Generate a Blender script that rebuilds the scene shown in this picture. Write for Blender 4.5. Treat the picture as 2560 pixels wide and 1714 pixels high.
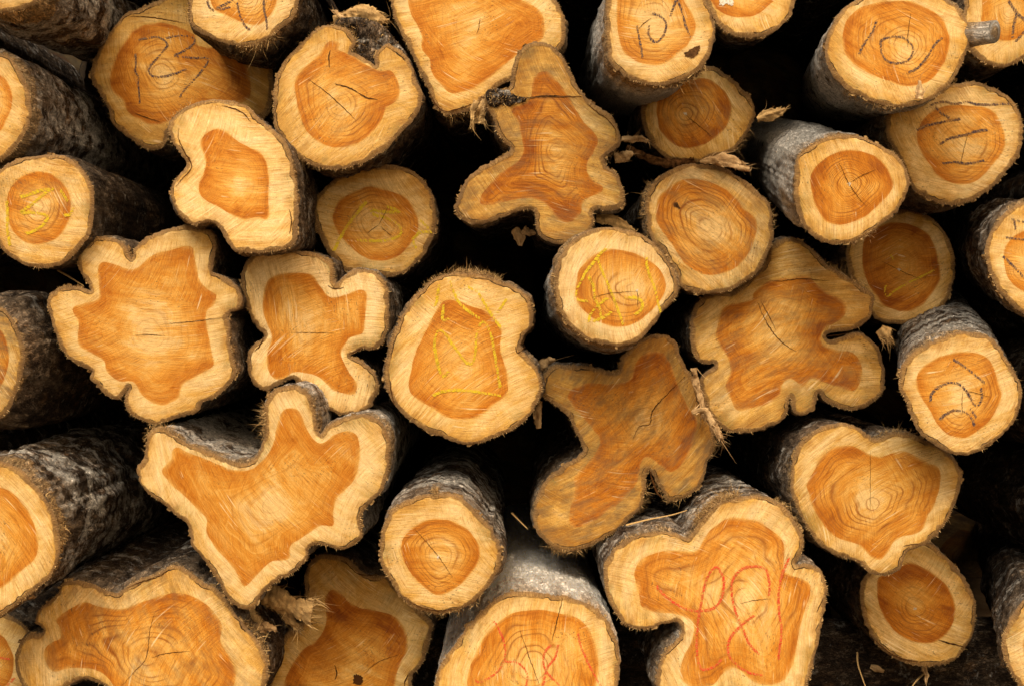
import bpy, math, random
import numpy as np
from mathutils import Vector
from mathutils.geometry import delaunay_2d_cdt

for o in list(bpy.data.objects): bpy.data.objects.remove(o)
scene = bpy.context.scene
COL = scene.collection

# ------------------------------------------------------------------ camera
CAMZ, D = 0.98, 3.0                       # eye height, distance to the plane y = 0
cd = bpy.data.cameras.new('camera'); cam = bpy.data.objects.new('camera', cd); COL.objects.link(cam)
cam.location = (0, -D, CAMZ); cam.rotation_euler = (math.pi/2, 0, 0)
cd.sensor_width = 36; cd.lens = 36*D/2.56; cd.clip_start = .05; cd.clip_end = 500
scene.camera = cam
# ------------------------------------------------------------------ daylight
EL, AZ = 50, -22                          # sun elevation, and azimuth left of the camera's back
w = bpy.data.worlds.new('World'); scene.world = w; w.use_nodes = True
nt = w.node_tree; bg = nt.nodes['Background']
sky = nt.nodes.new('ShaderNodeTexSky'); sky.sky_type = 'NISHITA'; sky.sun_disc = False
sky.sun_elevation = math.radians(EL); sky.sun_rotation = math.radians(180-AZ*-1)
sky.dust_density = 4; sky.air_density = 1.0; sky.ozone_density = .6
hz = nt.nodes.new('ShaderNodeMix'); hz.data_type = 'RGBA'; hz.blend_type = 'MULTIPLY'; hz.inputs[0].default_value = 1; hz.inputs[7].default_value = (1, .84, .60, 1)   # a warm, veiled sky
nt.links.new(sky.outputs[0], hz.inputs[6]); nt.links.new(hz.outputs[2], bg.inputs[0]); bg.inputs[1].default_value = .135
ld = bpy.data.lights.new('sun', 'SUN'); ld.energy = 3.05; ld.angle = math.radians(28); ld.color = (1, .91, .76)
sun = bpy.data.objects.new('sun', ld); COL.objects.link(sun)
sd = Vector((math.sin(math.radians(AZ))*math.cos(math.radians(EL)), -math.cos(math.radians(AZ))*math.cos(math.radians(EL)), math.sin(math.radians(EL))))
sun.rotation_euler = sd.to_track_quat('Z', 'Y').to_euler()
vs = scene.view_settings
scene.display_settings.display_device = 'sRGB'
vs.view_transform = 'Standard'; vs.look = 'None'; vs.gamma = 1; vs.use_curve_mapping = False; vs.exposure = 0.17
scene.render.engine = 'CYCLES'

# ------------------------------------------------------------------ noise
def _hash(ix, iy, iz):
    h = (ix*374761393 + iy*668265263 + iz*2147483647 + 1274126177) & 0xffffffff
    h = ((h ^ (h >> 13))*1274126177) & 0xffffffff
    h = ((h ^ (h >> 16))*2246822519) & 0xffffffff
    return ((h ^ (h >> 15)) & 0xffffff)/float(0xffffff)
def vnoise(p):
    p = np.asarray(p, float); f = np.floor(p); t = p-f; i = f.astype(np.int64); t = t*t*(3-2*t)
    r = 0
    for dx in (0, 1):
        for dy in (0, 1):
            for dz in (0, 1):
                wt = (t[:,0] if dx else 1-t[:,0])*(t[:,1] if dy else 1-t[:,1])*(t[:,2] if dz else 1-t[:,2])
                r = r+wt*_hash(i[:,0]+dx, i[:,1]+dy, i[:,2]+dz)
    return r*2-1
def fbm(p, o=3):
    a, s, r = 1., 0., 0
    p = np.array(p, float)
    for k in range(o):
        r = r+a*vnoise(p+k*17.3); s += a; a *= .5; p = p*2.03
    return r/s

# ------------------------------------------------------------------ node helpers
class NT:
    def __init__(s, name):
        s.m = bpy.data.materials.new(name); s.m.use_nodes = True; s.t = s.m.node_tree
        s.b = s.t.nodes['Principled BSDF']
    def n(s, typ, **kw):
        nd = s.t.nodes.new(typ)
        for k, v in kw.items(): setattr(nd, k, v)
        return nd
    def put(s, sock, v):
        if hasattr(v, 'links'): s.t.links.new(v, sock)
        elif v is not None: sock.default_value = v
    def attr(s, name): return s.n('ShaderNodeAttribute', attribute_name=name).outputs['Vector']
    def sep(s, v):
        q = s.n('ShaderNodeSeparateXYZ'); s.put(q.inputs[0], v); return q.outputs
    def mul(s, v, c):
        q = s.n('ShaderNodeVectorMath', operation='MULTIPLY'); s.put(q.inputs[0], v); q.inputs[1].default_value = c; return q.outputs[0]
    def m_(s, op, a, b=None, c=None, clamp=False):
        q = s.n('ShaderNodeMath', operation=op); q.use_clamp = clamp
        s.put(q.inputs[0], a); s.put(q.inputs[1], b); s.put(q.inputs[2], c); return q.outputs[0]
    def noise(s, v, scale=1, detail=3, rough=.55, dist=0):
        q = s.n('ShaderNodeTexNoise'); s.put(q.inputs['Vector'], v)
        q.inputs['Scale'].default_value = scale; q.inputs['Detail'].default_value = detail
        q.inputs['Roughness'].default_value = rough; q.inputs['Distortion'].default_value = dist
        return q.outputs['Fac']
    def ramp(s, f, stops):
        q = s.n('ShaderNodeValToRGB'); s.put(q.inputs[0], f); e = q.color_ramp.elements
        while len(e) < len(stops): e.new(.5)
        for a, (p, c) in zip(e, stops):
            a.position = p; a.color = (*c, 1) if isinstance(c, tuple) else (c, c, c, 1)
        return q.outputs[0]
    def mix(s, f, a, b, mode='MIX'):
        q = s.n('ShaderNodeMix', data_type='RGBA', blend_type=mode)
        s.put(q.inputs[0], f)
        for k, v in ((6, a), (7, b)):
            if isinstance(v, tuple): v = (*v, 1)
            s.put(q.inputs[k], v)
        return q.outputs[2]
    def bump(s, h, st, dist):
        q = s.n('ShaderNodeBump'); s.put(q.inputs['Height'], h); q.inputs['Strength'].default_value = st; q.inputs['Distance'].default_value = dist
        s.t.links.new(q.outputs[0], s.b.inputs['Normal'])
    def done(s, col, rough=.8, spec=.25):
        s.put(s.b.inputs['Base Color'], col if not isinstance(col, tuple) else (*col, 1)); s.put(s.b.inputs['Roughness'], rough)
        s.b.inputs['Specular IOR Level'].default_value = spec
        return s.m

def wood_mat(name, heart):
    N = NT(name)
    fp = N.attr('fp'); fq = N.attr('fq'); k = N.sep(N.attr('kk')); tn = N.sep(N.attr('tn')); ar = N.attr('ar')
    edge, ring, phase = k[0], k[1], k[2]; bri, wth, pale = tn[0], tn[1], tn[2]
    # two saw passes, each with its own direction and bow, meeting in patches
    def strk(v, su, sv, d=3, r=.6): return N.noise(N.mul(v, (su, sv, 1)), 1, d, r)
    pm = N.ramp(N.noise(N.mul(fp, (6, 6, 2)), 1, 2, .5, .6), [(.46, 0.), (.54, 1.)])
    def both(su, sv, d=3, r=.6):
        q = N.n('ShaderNodeMix', data_type='FLOAT'); N.put(q.inputs[0], pm); N.put(q.inputs[2], strk(fp, su, sv, d, r)); N.put(q.inputs[3], strk(fq, su, sv, d, r)); return q.outputs[0]
    fine = both(24, 400, 4, .66); mid = both(13, 170, 4, .6); broad = N.noise(N.mul(fp, (9, 60, 1)), 1, 4, .6, .3)
    bands = N.noise(N.mul(N.attr('kk'), (0, 0, 5.5)), 1, 4, .7)
    blot = N.noise(N.mul(fp, (10, 14, 1)), 1, 5, .62, .5)
    grain = N.noise(N.mul(fp, (330, 330, 1)), 1, 3, .65)
    sn = N.m_('SINE', N.m_('MULTIPLY', phase, 6.2832))
    rl = N.ramp(N.m_('MULTIPLY_ADD', sn, .5, .5), [(0, 0.), (.6, .05), (.92, .5), (1, 1.)])
    rl = N.m_('MULTIPLY', rl, N.ramp(N.noise(N.mul(fp, (9, 9, 3)), 1, 3), [(.40, .0), (.60, 1.)]))
    rl = N.m_('MULTIPLY', rl, N.sep(N.attr('rq'))[0])
    fr = N.noise(N.mul(N.attr('kk'), (0, 0, 24)), 1, 3, .75)
    if heart:
        h = N.m_('MULTIPLY_ADD', ring, .62, N.m_('MULTIPLY', N.m_('SUBTRACT', blot, .5), 1.25))
        h = N.m_('ADD', h, N.m_('MULTIPLY', N.m_('SUBTRACT', broad, .5), .55))
        h = N.m_('ADD', h, N.m_('MULTIPLY', N.m_('SUBTRACT', bands, .5), .75))
        h = N.m_('ADD', h, N.m_('SUBTRACT', .14, pale))
        c = N.ramp(h, [(0, (.86, .58, .23)), (.22, (.79, .435, .100)), (.44, (.70, .312, .040)), (.68, (.57, .200, .012)), (.9, (.31, .078, .003))])
        rl = N.m_('MULTIPLY', rl, N.ramp(ring, [(.05, 0.), (.16, 1.)]))
        c = N.mix(rl, c, (.35, .115, .013))
        rim = N.m_('MULTIPLY', N.ramp(ring, [(.78, 0.), (.95, .5), (.985, .8), (1, .35)]), N.ramp(N.noise(N.mul(fp, (14, 14, 3)), 1, 2), [(.35, .3), (.6, 1.)]))
        c = N.mix(rim, c, (.50, .150, .006))
        tr = N.m_('MULTIPLY', N.ramp(ring, [(.955, 0.), (1, .75)]), N.ramp(N.noise(N.mul(fp, (28, 28, 3)), 1, 3), [(.42, .15), (.58, 1.)]))
        c = N.mix(tr, c, (.76, .44, .11))
    else:
        h = N.m_('MULTIPLY_ADD', N.m_('SUBTRACT', blot, .5), 1.25, .40)
        h = N.m_('ADD', h, N.m_('MULTIPLY', N.m_('SUBTRACT', broad, .5), .7))
        h = N.m_('ADD', h, N.m_('MULTIPLY', N.ramp(ring, [(0, .35), (.08, 0.), (.4, .1), (1, 1.)]), .30))
        h = N.m_('ADD', h, N.m_('MULTIPLY', N.m_('SUBTRACT', bands, .5), .5))
        h = N.m_('ADD', h, N.m_('SUBTRACT', .06, pale))
        c = N.ramp(h, [(0, (.90, .68, .35)), (.30, (.85, .595, .25)), (.62, (.70, .405, .092)), (1, (.46, .215, .030))])
        c = N.mix(N.m_('MULTIPLY', rl, .30), c, (.50, .26, .07))
        tr = N.m_('MULTIPLY', N.ramp(ring, [(0, .6), (.07, 0.)]), N.ramp(N.noise(N.mul(fp, (28, 28, 3)), 1, 3), [(.42, .2), (.58, 1.)]))
        c = N.mix(tr, c, (.74, .40, .085))
        ray = N.noise(N.mul(ar, (330, 330, 25)), 1, 3, .6)
        c = N.mix(.75, c, N.ramp(ray, [(.3, (.86, .76, .62)), (.5, (1., 1., 1.)), (.68, (1.1, 1.12, 1.15))]), 'MULTIPLY')
        out = N.m_('MULTIPLY', N.ramp(edge, [(.010, 1.), (.038, 0.)]), N.ramp(N.noise(N.mul(fp, (26, 26, 1)), 1, 4), [(.42, 0.), (.68, .8)]))
        c = N.mix(out, c, (.46, .24, .06))
        gm = N.m_('MULTIPLY', N.ramp(edge, [(.014, 1.), (.05, 0.)]), N.ramp(N.noise(N.mul(fp, (12, 12, 6)), 1, 3), [(.54, 0.), (.66, .7)]))
        gm = N.m_('MULTIPLY', gm, N.ramp(grain, [(.40, .2), (.62, 1.)]))
        c = N.mix(gm, c, (.20, .17, .055))
    c = N.mix(.75, c, N.ramp(fr, [(.32, (.70, .52, .32)), (.48, (1., 1., 1.)), (.7, (1.08, 1.1, 1.14))]), 'MULTIPLY')
    c = N.mix(.70, c, N.ramp(fine, [(.30, (.60, .44, .28)), (.47, (1., 1., 1.)), (.66, (1.18, 1.22, 1.28))]), 'MULTIPLY')
    c = N.mix(.6, c, N.ramp(mid, [(.30, (.80, .68, .54)), (.5, (1., 1., 1.)), (.68, (1.1, 1.13, 1.18))]), 'MULTIPLY')
    c = N.mix(.55, c, N.ramp(grain, [(.3, (.78, .68, .56)), (.7, (1.12, 1.14, 1.18))]), 'MULTIPLY')
    sc = N.m_('MULTIPLY', N.ramp(both(10, 230, 1, .5), [(.64, 0.), (.73, .7)]), N.ramp(N.noise(N.mul(fp, (16, 16, 2)), 1, 3), [(.46, 0.), (.60, 1.)]))
    c = N.mix(sc, c, (.93, .72, .40))
    dk = N.m_('MULTIPLY', N.ramp(strk(fq, 12, 260, 2), [(.66, 0.), (.74, .6)]), N.ramp(N.noise(N.mul(fp, (13, 13, 8)), 1, 3), [(.50, 0.), (.64, 1.)]))
    c = N.mix(dk, c, (.30, .13, .03))
    wn = N.noise(N.mul(fp, (16, 34, 2)), 1, 5, .7)
    wf = N.m_('MULTIPLY', N.ramp(wn, [(.44, 0.), (.66, 1.)]), wth, clamp=True)
    c = N.mix(wf, c, (.17, .105, .05))
    sp = N.ramp(N.noise(N.mul(fp, (140, 240, 2)), 1, 2, .6), [(.61, 0.), (.68, 1.)])
    sp = N.m_('MULTIPLY', sp, N.ramp(N.noise(N.mul(fp, (9, 9, 4)), 1, 2), [(.50, 0.), (.64, .8)]))
    c = N.mix(N.m_('MULTIPLY', sp, .85), c, (.09, .055, .025))
    hgt = N.m_('ADD', N.m_('MULTIPLY', fine, .8), N.m_('ADD', N.m_('MULTIPLY', mid, .9), N.m_('MULTIPLY', grain, .5)))
    if not heart:
        # the ring of inner bark round the cut
        tw = N.m_('MULTIPLY_ADD', N.noise(N.mul(fp, (24, 24, 5)), 1, 3), .022, -.0010)
        d = N.m_('SUBTRACT', edge, tw)
        bf = N.ramp(N.m_('MULTIPLY_ADD', d, 330, .5), [(0, 1.), (1, 0.)])
        rb = N.noise(N.mul(ar, (420, 420, 60)), 1, 4, .7)
        bc = N.ramp(rb, [(.28, (.09, .042, .014)), (.48, (.28, .145, .042)), (.70, (.52, .32, .115))])
        bc = N.mix(N.ramp(N.noise(N.mul(fp, (20, 20, 9)), 1, 3), [(.45, 0.), (.65, .6)]), bc, (.12, .065, .028))
        c = N.mix(N.m_('MULTIPLY', bf, .92), c, bc)
        gap = N.ramp(N.m_('MULTIPLY', N.m_('ABSOLUTE', d), 750), [(.35, 1.), (1, 0.)])
        gap = N.m_('MULTIPLY', gap, N.ramp(N.noise(N.mul(fp, (15, 15, 7)), 1, 2), [(.52, 0.), (.60, .95)]))
        c = N.mix(gap, c, (.030, .016, .008))
        ou = N.ramp(N.m_('MULTIPLY_ADD', N.noise(N.mul(fp, (90, 90, 1)), 1, 2), -.005, edge), [(0, .5), (.0015, 0.)])
        c = N.mix(ou, c, (.20, .12, .06))
        hgt = N.m_('SUBTRACT', hgt, N.m_('MULTIPLY', gap, 3.))
        hgt = N.m_('ADD', hgt, N.m_('MULTIPLY', bf, N.m_('MULTIPLY', rb, 1.6)))
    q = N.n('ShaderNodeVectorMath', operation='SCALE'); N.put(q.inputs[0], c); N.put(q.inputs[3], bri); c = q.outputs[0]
    N.bump(hgt, .6, .0022)
    return N.done(c, .72, .22)

def bark_mat():
    N = NT('bark')
    bp = N.attr('bp'); bt = N.sep(N.attr('bt')); y = N.sep(bp)[1]
    a = N.noise(N.mul(bp, (46, 20, 1)), 1, 5, .65, .5)
    b = N.noise(N.mul(bp, (13, 9, 1)), 1, 4, .6, .6)
    f = N.noise(N.mul(bp, (260, 90, 1)), 1, 4, .7)
    c = N.ramp(a, [(.28, (.050, .031, .018)), (.40, (.15, .10, .065)), (.50, (.28, .20, .132)), (.64, (.54, .43, .32))])
    c = N.mix(N.ramp(b, [(.42, .85), (.60, 0.)]), c, (.070, .046, .032))
    cr = N.ramp(N.noise(N.mul(bp, (70, 34, 2)), 1, 3, .6, 1.5), [(.44, 0.), (.50, 1.), (.56, 0.)])
    cr2 = N.ramp(N.noise(N.mul(bp, (130, 45, 5)), 1, 3, .65, 1.0), [(.45, 0.), (.50, 1.), (.55, 0.)])
    c = N.mix(N.m_('MULTIPLY', cr, .75), c, (.018, .011, .007)); c = N.mix(N.m_('MULTIPLY', cr2, .55), c, (.03, .018, .010))
    og = N.ramp(N.noise(N.mul(bp, (19, 10, 8)), 1, 5, .7), [(.56, 0.), (.68, .6)]); c = N.mix(og, c, (.30, .165, .07))
    vo = N.n('ShaderNodeTexVoronoi', feature='DISTANCE_TO_EDGE'); vw = N.n('ShaderNodeVectorMath', operation='ADD')
    nz = N.n('ShaderNodeTexNoise'); N.put(nz.inputs['Vector'], N.mul(bp, (60, 30, 1))); nz.inputs['Detail'].default_value = 4
    N.put(vw.inputs[0], N.mul(bp, (62, 24, 3))); sc2 = N.mul(nz.outputs['Color'], (2.2, 2.2, 0)); N.put(vw.inputs[1], sc2); N.put(vo.inputs['Vector'], vw.outputs[0]); vo.inputs['Scale'].default_value = 1
    vc = N.n('ShaderNodeTexVoronoi'); N.put(vc.inputs['Vector'], vw.outputs[0]); vc.inputs['Scale'].default_value = 1
    c = N.mix(.8, c, N.ramp(N.sep(vc.outputs['Color'])[0], [(0, (.45, .40, .36)), (.5, (.95, .9, .85)), (1, (1.55, 1.45, 1.3))]), 'MULTIPLY')
    ve = N.ramp(vo.outputs['Distance'], [(0, 1.), (.10, 0.)]); c = N.mix(N.m_('MULTIPLY', ve, .7), c, (.018, .011, .007))
    # pale lichen and dried mud
    lf = N.m_('MULTIPLY_ADD', bt[0], .35, N.noise(N.mul(bp, (15, 18, 3)), 1, 6, .75, .3))
    c = N.mix(N.ramp(lf, [(.58, 0.), (.70, .92)]), c, (.88, .81, .71))
    # the first hand's breadth, paler towards the cut
    pf = N.m_('SUBTRACT', N.noise(N.mul(bp, (24, 9, 6)), 1, 5, .7), N.m_('MULTIPLY', y, 1.1))
    c = N.mix(N.ramp(pf, [(.34, 0.), (.52, .75)]), c, N.ramp(a, [(.3, (.16, .10, .058)), (.55, (.44, .32, .21)), (.7, (.66, .54, .40))]))
    # torn tan inner bark next to the cut
    tf = N.m_('SUBTRACT', N.m_('MULTIPLY_ADD', N.noise(N.mul(bp, (32, 20, 4)), 1, 4, .65), 1.0, N.m_('MULTIPLY', bt[1], .5)), N.m_('MULTIPLY', y, 5))
    c = N.mix(N.ramp(tf, [(.52, 0.), (.66, .85)]), c, N.ramp(f, [(.3, (.27, .145, .050)), (.7, (.72, .48, .23))]))
    c = N.mix(.85, c, N.ramp(f, [(.30, .38), (.5, .95), (.70, 1.55)]), 'MULTIPLY')
    q = N.n('ShaderNodeVectorMath', operation='SCALE'); N.put(q.inputs[0], c); N.put(q.inputs[3], bt[2]); c = q.outputs[0]
    N.bump(N.m_('ADD', N.m_('MULTIPLY', a, 1.6), N.m_('ADD', N.m_('MULTIPLY', f, .7), N.m_('ADD', N.m_('MULTIPLY', cr, -.8), N.m_('MULTIPLY', ve, -.9)))), 1.0, .007)
    return N.done(c, .92, .15)

def fibre_mat(name, lo, hi):
    N = NT(name); c = N.ramp(N.sep(N.attr('fc'))[0], [(0, lo), (1, hi)])
    g = N.n('ShaderNodeNewGeometry')
    c = N.mix(.5, c, N.ramp(N.noise(N.mul(g.outputs['Position'], (400, 120, 400)), 1, 3), [(.3, .5), (.7, 1.2)]), 'MULTIPLY')
    return N.done(c, .9, .1)
def crayon(name, col):
    N = NT(name); g = N.n('ShaderNodeNewGeometry')
    c = N.mix(N.ramp(N.noise(g.outputs['Position'], 300, 3), [(.40, 0.), (.66, .75)]), col, (.62, .33, .08))
    return N.done(c, .8, .2)

M = dict(sap=wood_mat('sapwood', False), heart=wood_mat('heartwood', True), bark=bark_mat(),
         fibre=fibre_mat('bark_fibre', (.20, .11, .040), (.74, .48, .20)),
         splinter=fibre_mat('splintered_wood', (.22, .11, .04), (.80, .54, .27)),
         navy=crayon('navy_crayon', (.020, .024, .060)), yellow=crayon('yellow_crayon', (.80, .60, .015)), red=crayon('red_crayon', (.72, .055, .025)))
N = NT('crack'); M['crack'] = N.done((.075, .030, .010), 1, 0)
N = NT('dark_rot'); g = N.n('ShaderNodeNewGeometry')
M['rot'] = N.done(N.ramp(N.noise(g.outputs['Position'], 120, 4), [(.35, (.03, .014, .006)), (.7, (.17, .08, .03))]), 1, 0)
N = NT('chalk'); g = N.n('ShaderNodeNewGeometry')
M['chalk'] = N.done(N.ramp(N.noise(g.outputs['Position'], 200, 4), [(.3, (.50, .38, .22)), (.6, (.80, .74, .62))]), 1, 0)
N = NT('ground'); g = N.n('ShaderNodeNewGeometry')
c = N.ramp(N.noise(g.outputs['Position'], 4, 6, .7), [(.3, (.10, .065, .035)), (.7, (.24, .16, .09))])
N.bump(N.noise(g.outputs['Position'], 30, 6, .7), .8, .02); M['ground'] = N.done(c, .95, .1)
N = NT('blocker_earth'); g = N.n('ShaderNodeNewGeometry')  # dark colour of the added light-blocking bank
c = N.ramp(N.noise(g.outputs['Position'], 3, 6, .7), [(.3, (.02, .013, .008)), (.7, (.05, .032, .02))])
M['blocker_earth'] = N.done(c, 1, .05)

# ------------------------------------------------------------------ mesh helpers
def mesh_obj(name, V, F, mat, parent=None, attrs=None, smooth=True):
    me = bpy.data.meshes.new(name)
    V = np.asarray(V, float)
    if isinstance(F, np.ndarray):
        n, k = F.shape
        me.vertices.add(len(V)); me.vertices.foreach_set('co', V.ravel())
        me.loops.add(n*k); me.loops.foreach_set('vertex_index', F.ravel().astype(np.int32))
        me.polygons.add(n); me.polygons.foreach_set('loop_start', np.arange(0, n*k, k, dtype=np.int32))
        me.update(calc_edges=True)
    else:
        me.from_pydata([tuple(v) for v in V], [], F)
    me.polygons.foreach_set('use_smooth', [smooth]*len(me.polygons))
    for an, av in (attrs or {}).items():
        a = me.attributes.new(an, 'FLOAT_VECTOR', 'POINT'); a.data.foreach_set('vector', np.asarray(av, float).ravel())
    me.materials.append(M[mat]); me.validate(); me.update()
    o = bpy.data.objects.new(name, me); COL.objects.link(o)
    if parent:
        o.parent = parent
        pl_ = Vector(parent.location)+(Vector(parent.parent.location) if parent.parent else Vector()); V2 = V-np.array(pl_)[None]; me.vertices.foreach_set('co', V2.ravel()); me.update()
    return o

OFF = {'11': (0, 0), '12': (600, 0), '13': (1200, 0), '14': (1760, 0), '21': (0, 500), '22': (600, 500), '23': (1200, 500), '24': (1760, 500),
       '31': (0, 1114), '32': (600, 1114), '33': (1200, 1114), '34': (1760, 1114)}
S = 800/2091
def P(t, s):
    a = np.array([[float(v) for v in q.split(',')] for q in s.split()])
    return a*S+np.array(OFF[t]) if t in OFF else a
def spline(p, step, closed=True):
    p = np.asarray(p, float); n = len(p); out = []
    rng = range(n if closed else n-1)
    for i in rng:
        if closed: a, b, c, d = p[(i-1) % n], p[i], p[(i+1) % n], p[(i+2) % n]
        else: a, b, c, d = p[max(i-1, 0)], p[i], p[i+1], p[min(i+2, n-1)]
        m = max(2, int(np.linalg.norm(c-b)/2)); t = np.linspace(0, 1, m, endpoint=False)[:, None]
        out.append(.5*((2*b)+(c-a)*t+(2*a-5*b+4*c-d)*t*t+(3*b-a-3*c+d)*t**3))
    q = np.vstack(out)
    if closed: q = np.vstack([q, q[:1]])
    else: q = np.vstack([q, p[-1:]])
    L = np.r_[0, np.cumsum(np.linalg.norm(np.diff(q, axis=0), axis=1))]
    m = max(3, int(L[-1]/step)); s = np.linspace(0, L[-1], m, endpoint=not closed)
    return np.c_[np.interp(s, L, q[:, 0]), np.interp(s, L, q[:, 1])]
def inside(pts, poly):
    x, y = pts[:, 0], pts[:, 1]; r = np.zeros(len(pts), bool); a = poly; b = np.roll(poly, -1, 0)
    for (x1, y1), (x2, y2) in zip(a, b):
        if y1 == y2: continue
        r ^= ((y1 > y) != (y2 > y)) & (x < (x2-x1)*(y-y1)/(y2-y1)+x1)
    return r
def dist(pts, poly):
    out = np.empty(len(pts))
    for i in range(0, len(pts), 2000):
        q = pts[i:i+2000]; out[i:i+2000] = np.sqrt(((q[:, None]-poly[None])**2).sum(2)).min(1)
    return out
def area(p): return .5*np.sum(p[:, 0]*np.roll(p[:, 1], -1)-np.roll(p[:, 0], -1)*p[:, 1])

class Plane:                     # the plane of a saw cut: stands at depth y, leaning a little
    def __init__(s, c, y, tx, tz):
        s.y, s.tx, s.tz = y, tx, tz
        k = (D+y)/D; s.x0 = (c[0]-1280)/1000*k; s.z0 = CAMZ+(857-c[1])/1000*k
    def __call__(s, px, off=0.):
        u = (px[:, 0]-1280)/1000/D; v = (857-px[:, 1])/1000/D      # ray = (u,1,v)*t from the camera
        # y = y0 + tx*(x-x0) + tz*(z-z0)
        t = (D+s.y-s.tx*s.x0+s.tz*(CAMZ-s.z0))/(1-s.tx*u-s.tz*v)
        return np.c_[u*t, t-D+off, CAMZ+v*t]

def blades(rng, roots, dirs, lens, wid, curl=.35, segs=3):
    V, F, A = [], [], []
    for r, d, L, wd in zip(roots, dirs, lens, wid):
        d = d/np.linalg.norm(d); side = np.cross(d, rng.normal(size=3)); side /= np.linalg.norm(side)+1e-9
        bend = rng.normal(size=3)*curl; base = len(V); tone = rng.random()
        for j in range(segs+1):
            t = j/segs; c = r+d*L*t+bend*L*t*t*.5; w_ = wd*(1-t)**.8*.5
            if j == segs: V.append(c); A.append((tone, 0, 0))
            else:
                V += [c-side*w_, c+side*w_]; A += [(tone, 0, 0)]*2
        for j in range(segs-1): F.append((base+2*j, base+2*j+1, base+2*j+3, base+2*j+2))
        F.append((base+2*segs-2, base+2*segs-1, base+2*segs))
    return V, F, A

def stroke_mesh(pl, px, wpx, rng, hatch=True, off=-.0009, gap=.07):
    V, F = [], []
    q = spline(px, 2.4 if hatch else 4, False); n = len(q)
    T = np.gradient(q, axis=0); T /= np.linalg.norm(T, axis=1)[:, None]+1e-9; Nn = np.c_[-T[:, 1], T[:, 0]]
    if hatch:
        press = .5+.5*vnoise(np.c_[np.arange(n)*.11, np.full(n, rng.random()*90), np.zeros(n)])
        hd = np.array([math.cos(2.3), math.sin(2.3)])
        for i in range(n):
            if rng.random() < gap+.25*(1-press[i])*(press[i] < .3): continue
            d = Nn[i]+T[i]*.55; d /= np.linalg.norm(d)
            h = wpx*(.54+.35*press[i]+.2*rng.random()); t = T[i]*(1.6+1.5*press[i]*rng.random())
            c = q[i]+rng.normal(size=2)*.5; b = len(V)
            V += [c-d*h*.5-t*.3, c-d*h*.4+t*.7, c+d*h*.5+t*.5, c+d*h*.4-t*.6]; F.append((b, b+1, b+2, b+3))
    else:
        for i in range(n):
            ww = wpx*(.25+.75*math.sin(math.pi*min(1, (i+.5)/n)))*(.6+.7*rng.random()); j = Nn[i]*rng.normal()*.5
            V += [q[i]-Nn[i]*ww/2+j, q[i]+Nn[i]*ww/2+j]
        F = [(2*i, 2*i+1, 2*i+3, 2*i+2) for i in range(n-1)]
    if not V: return None
    return pl(np.array(V), off), F

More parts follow.
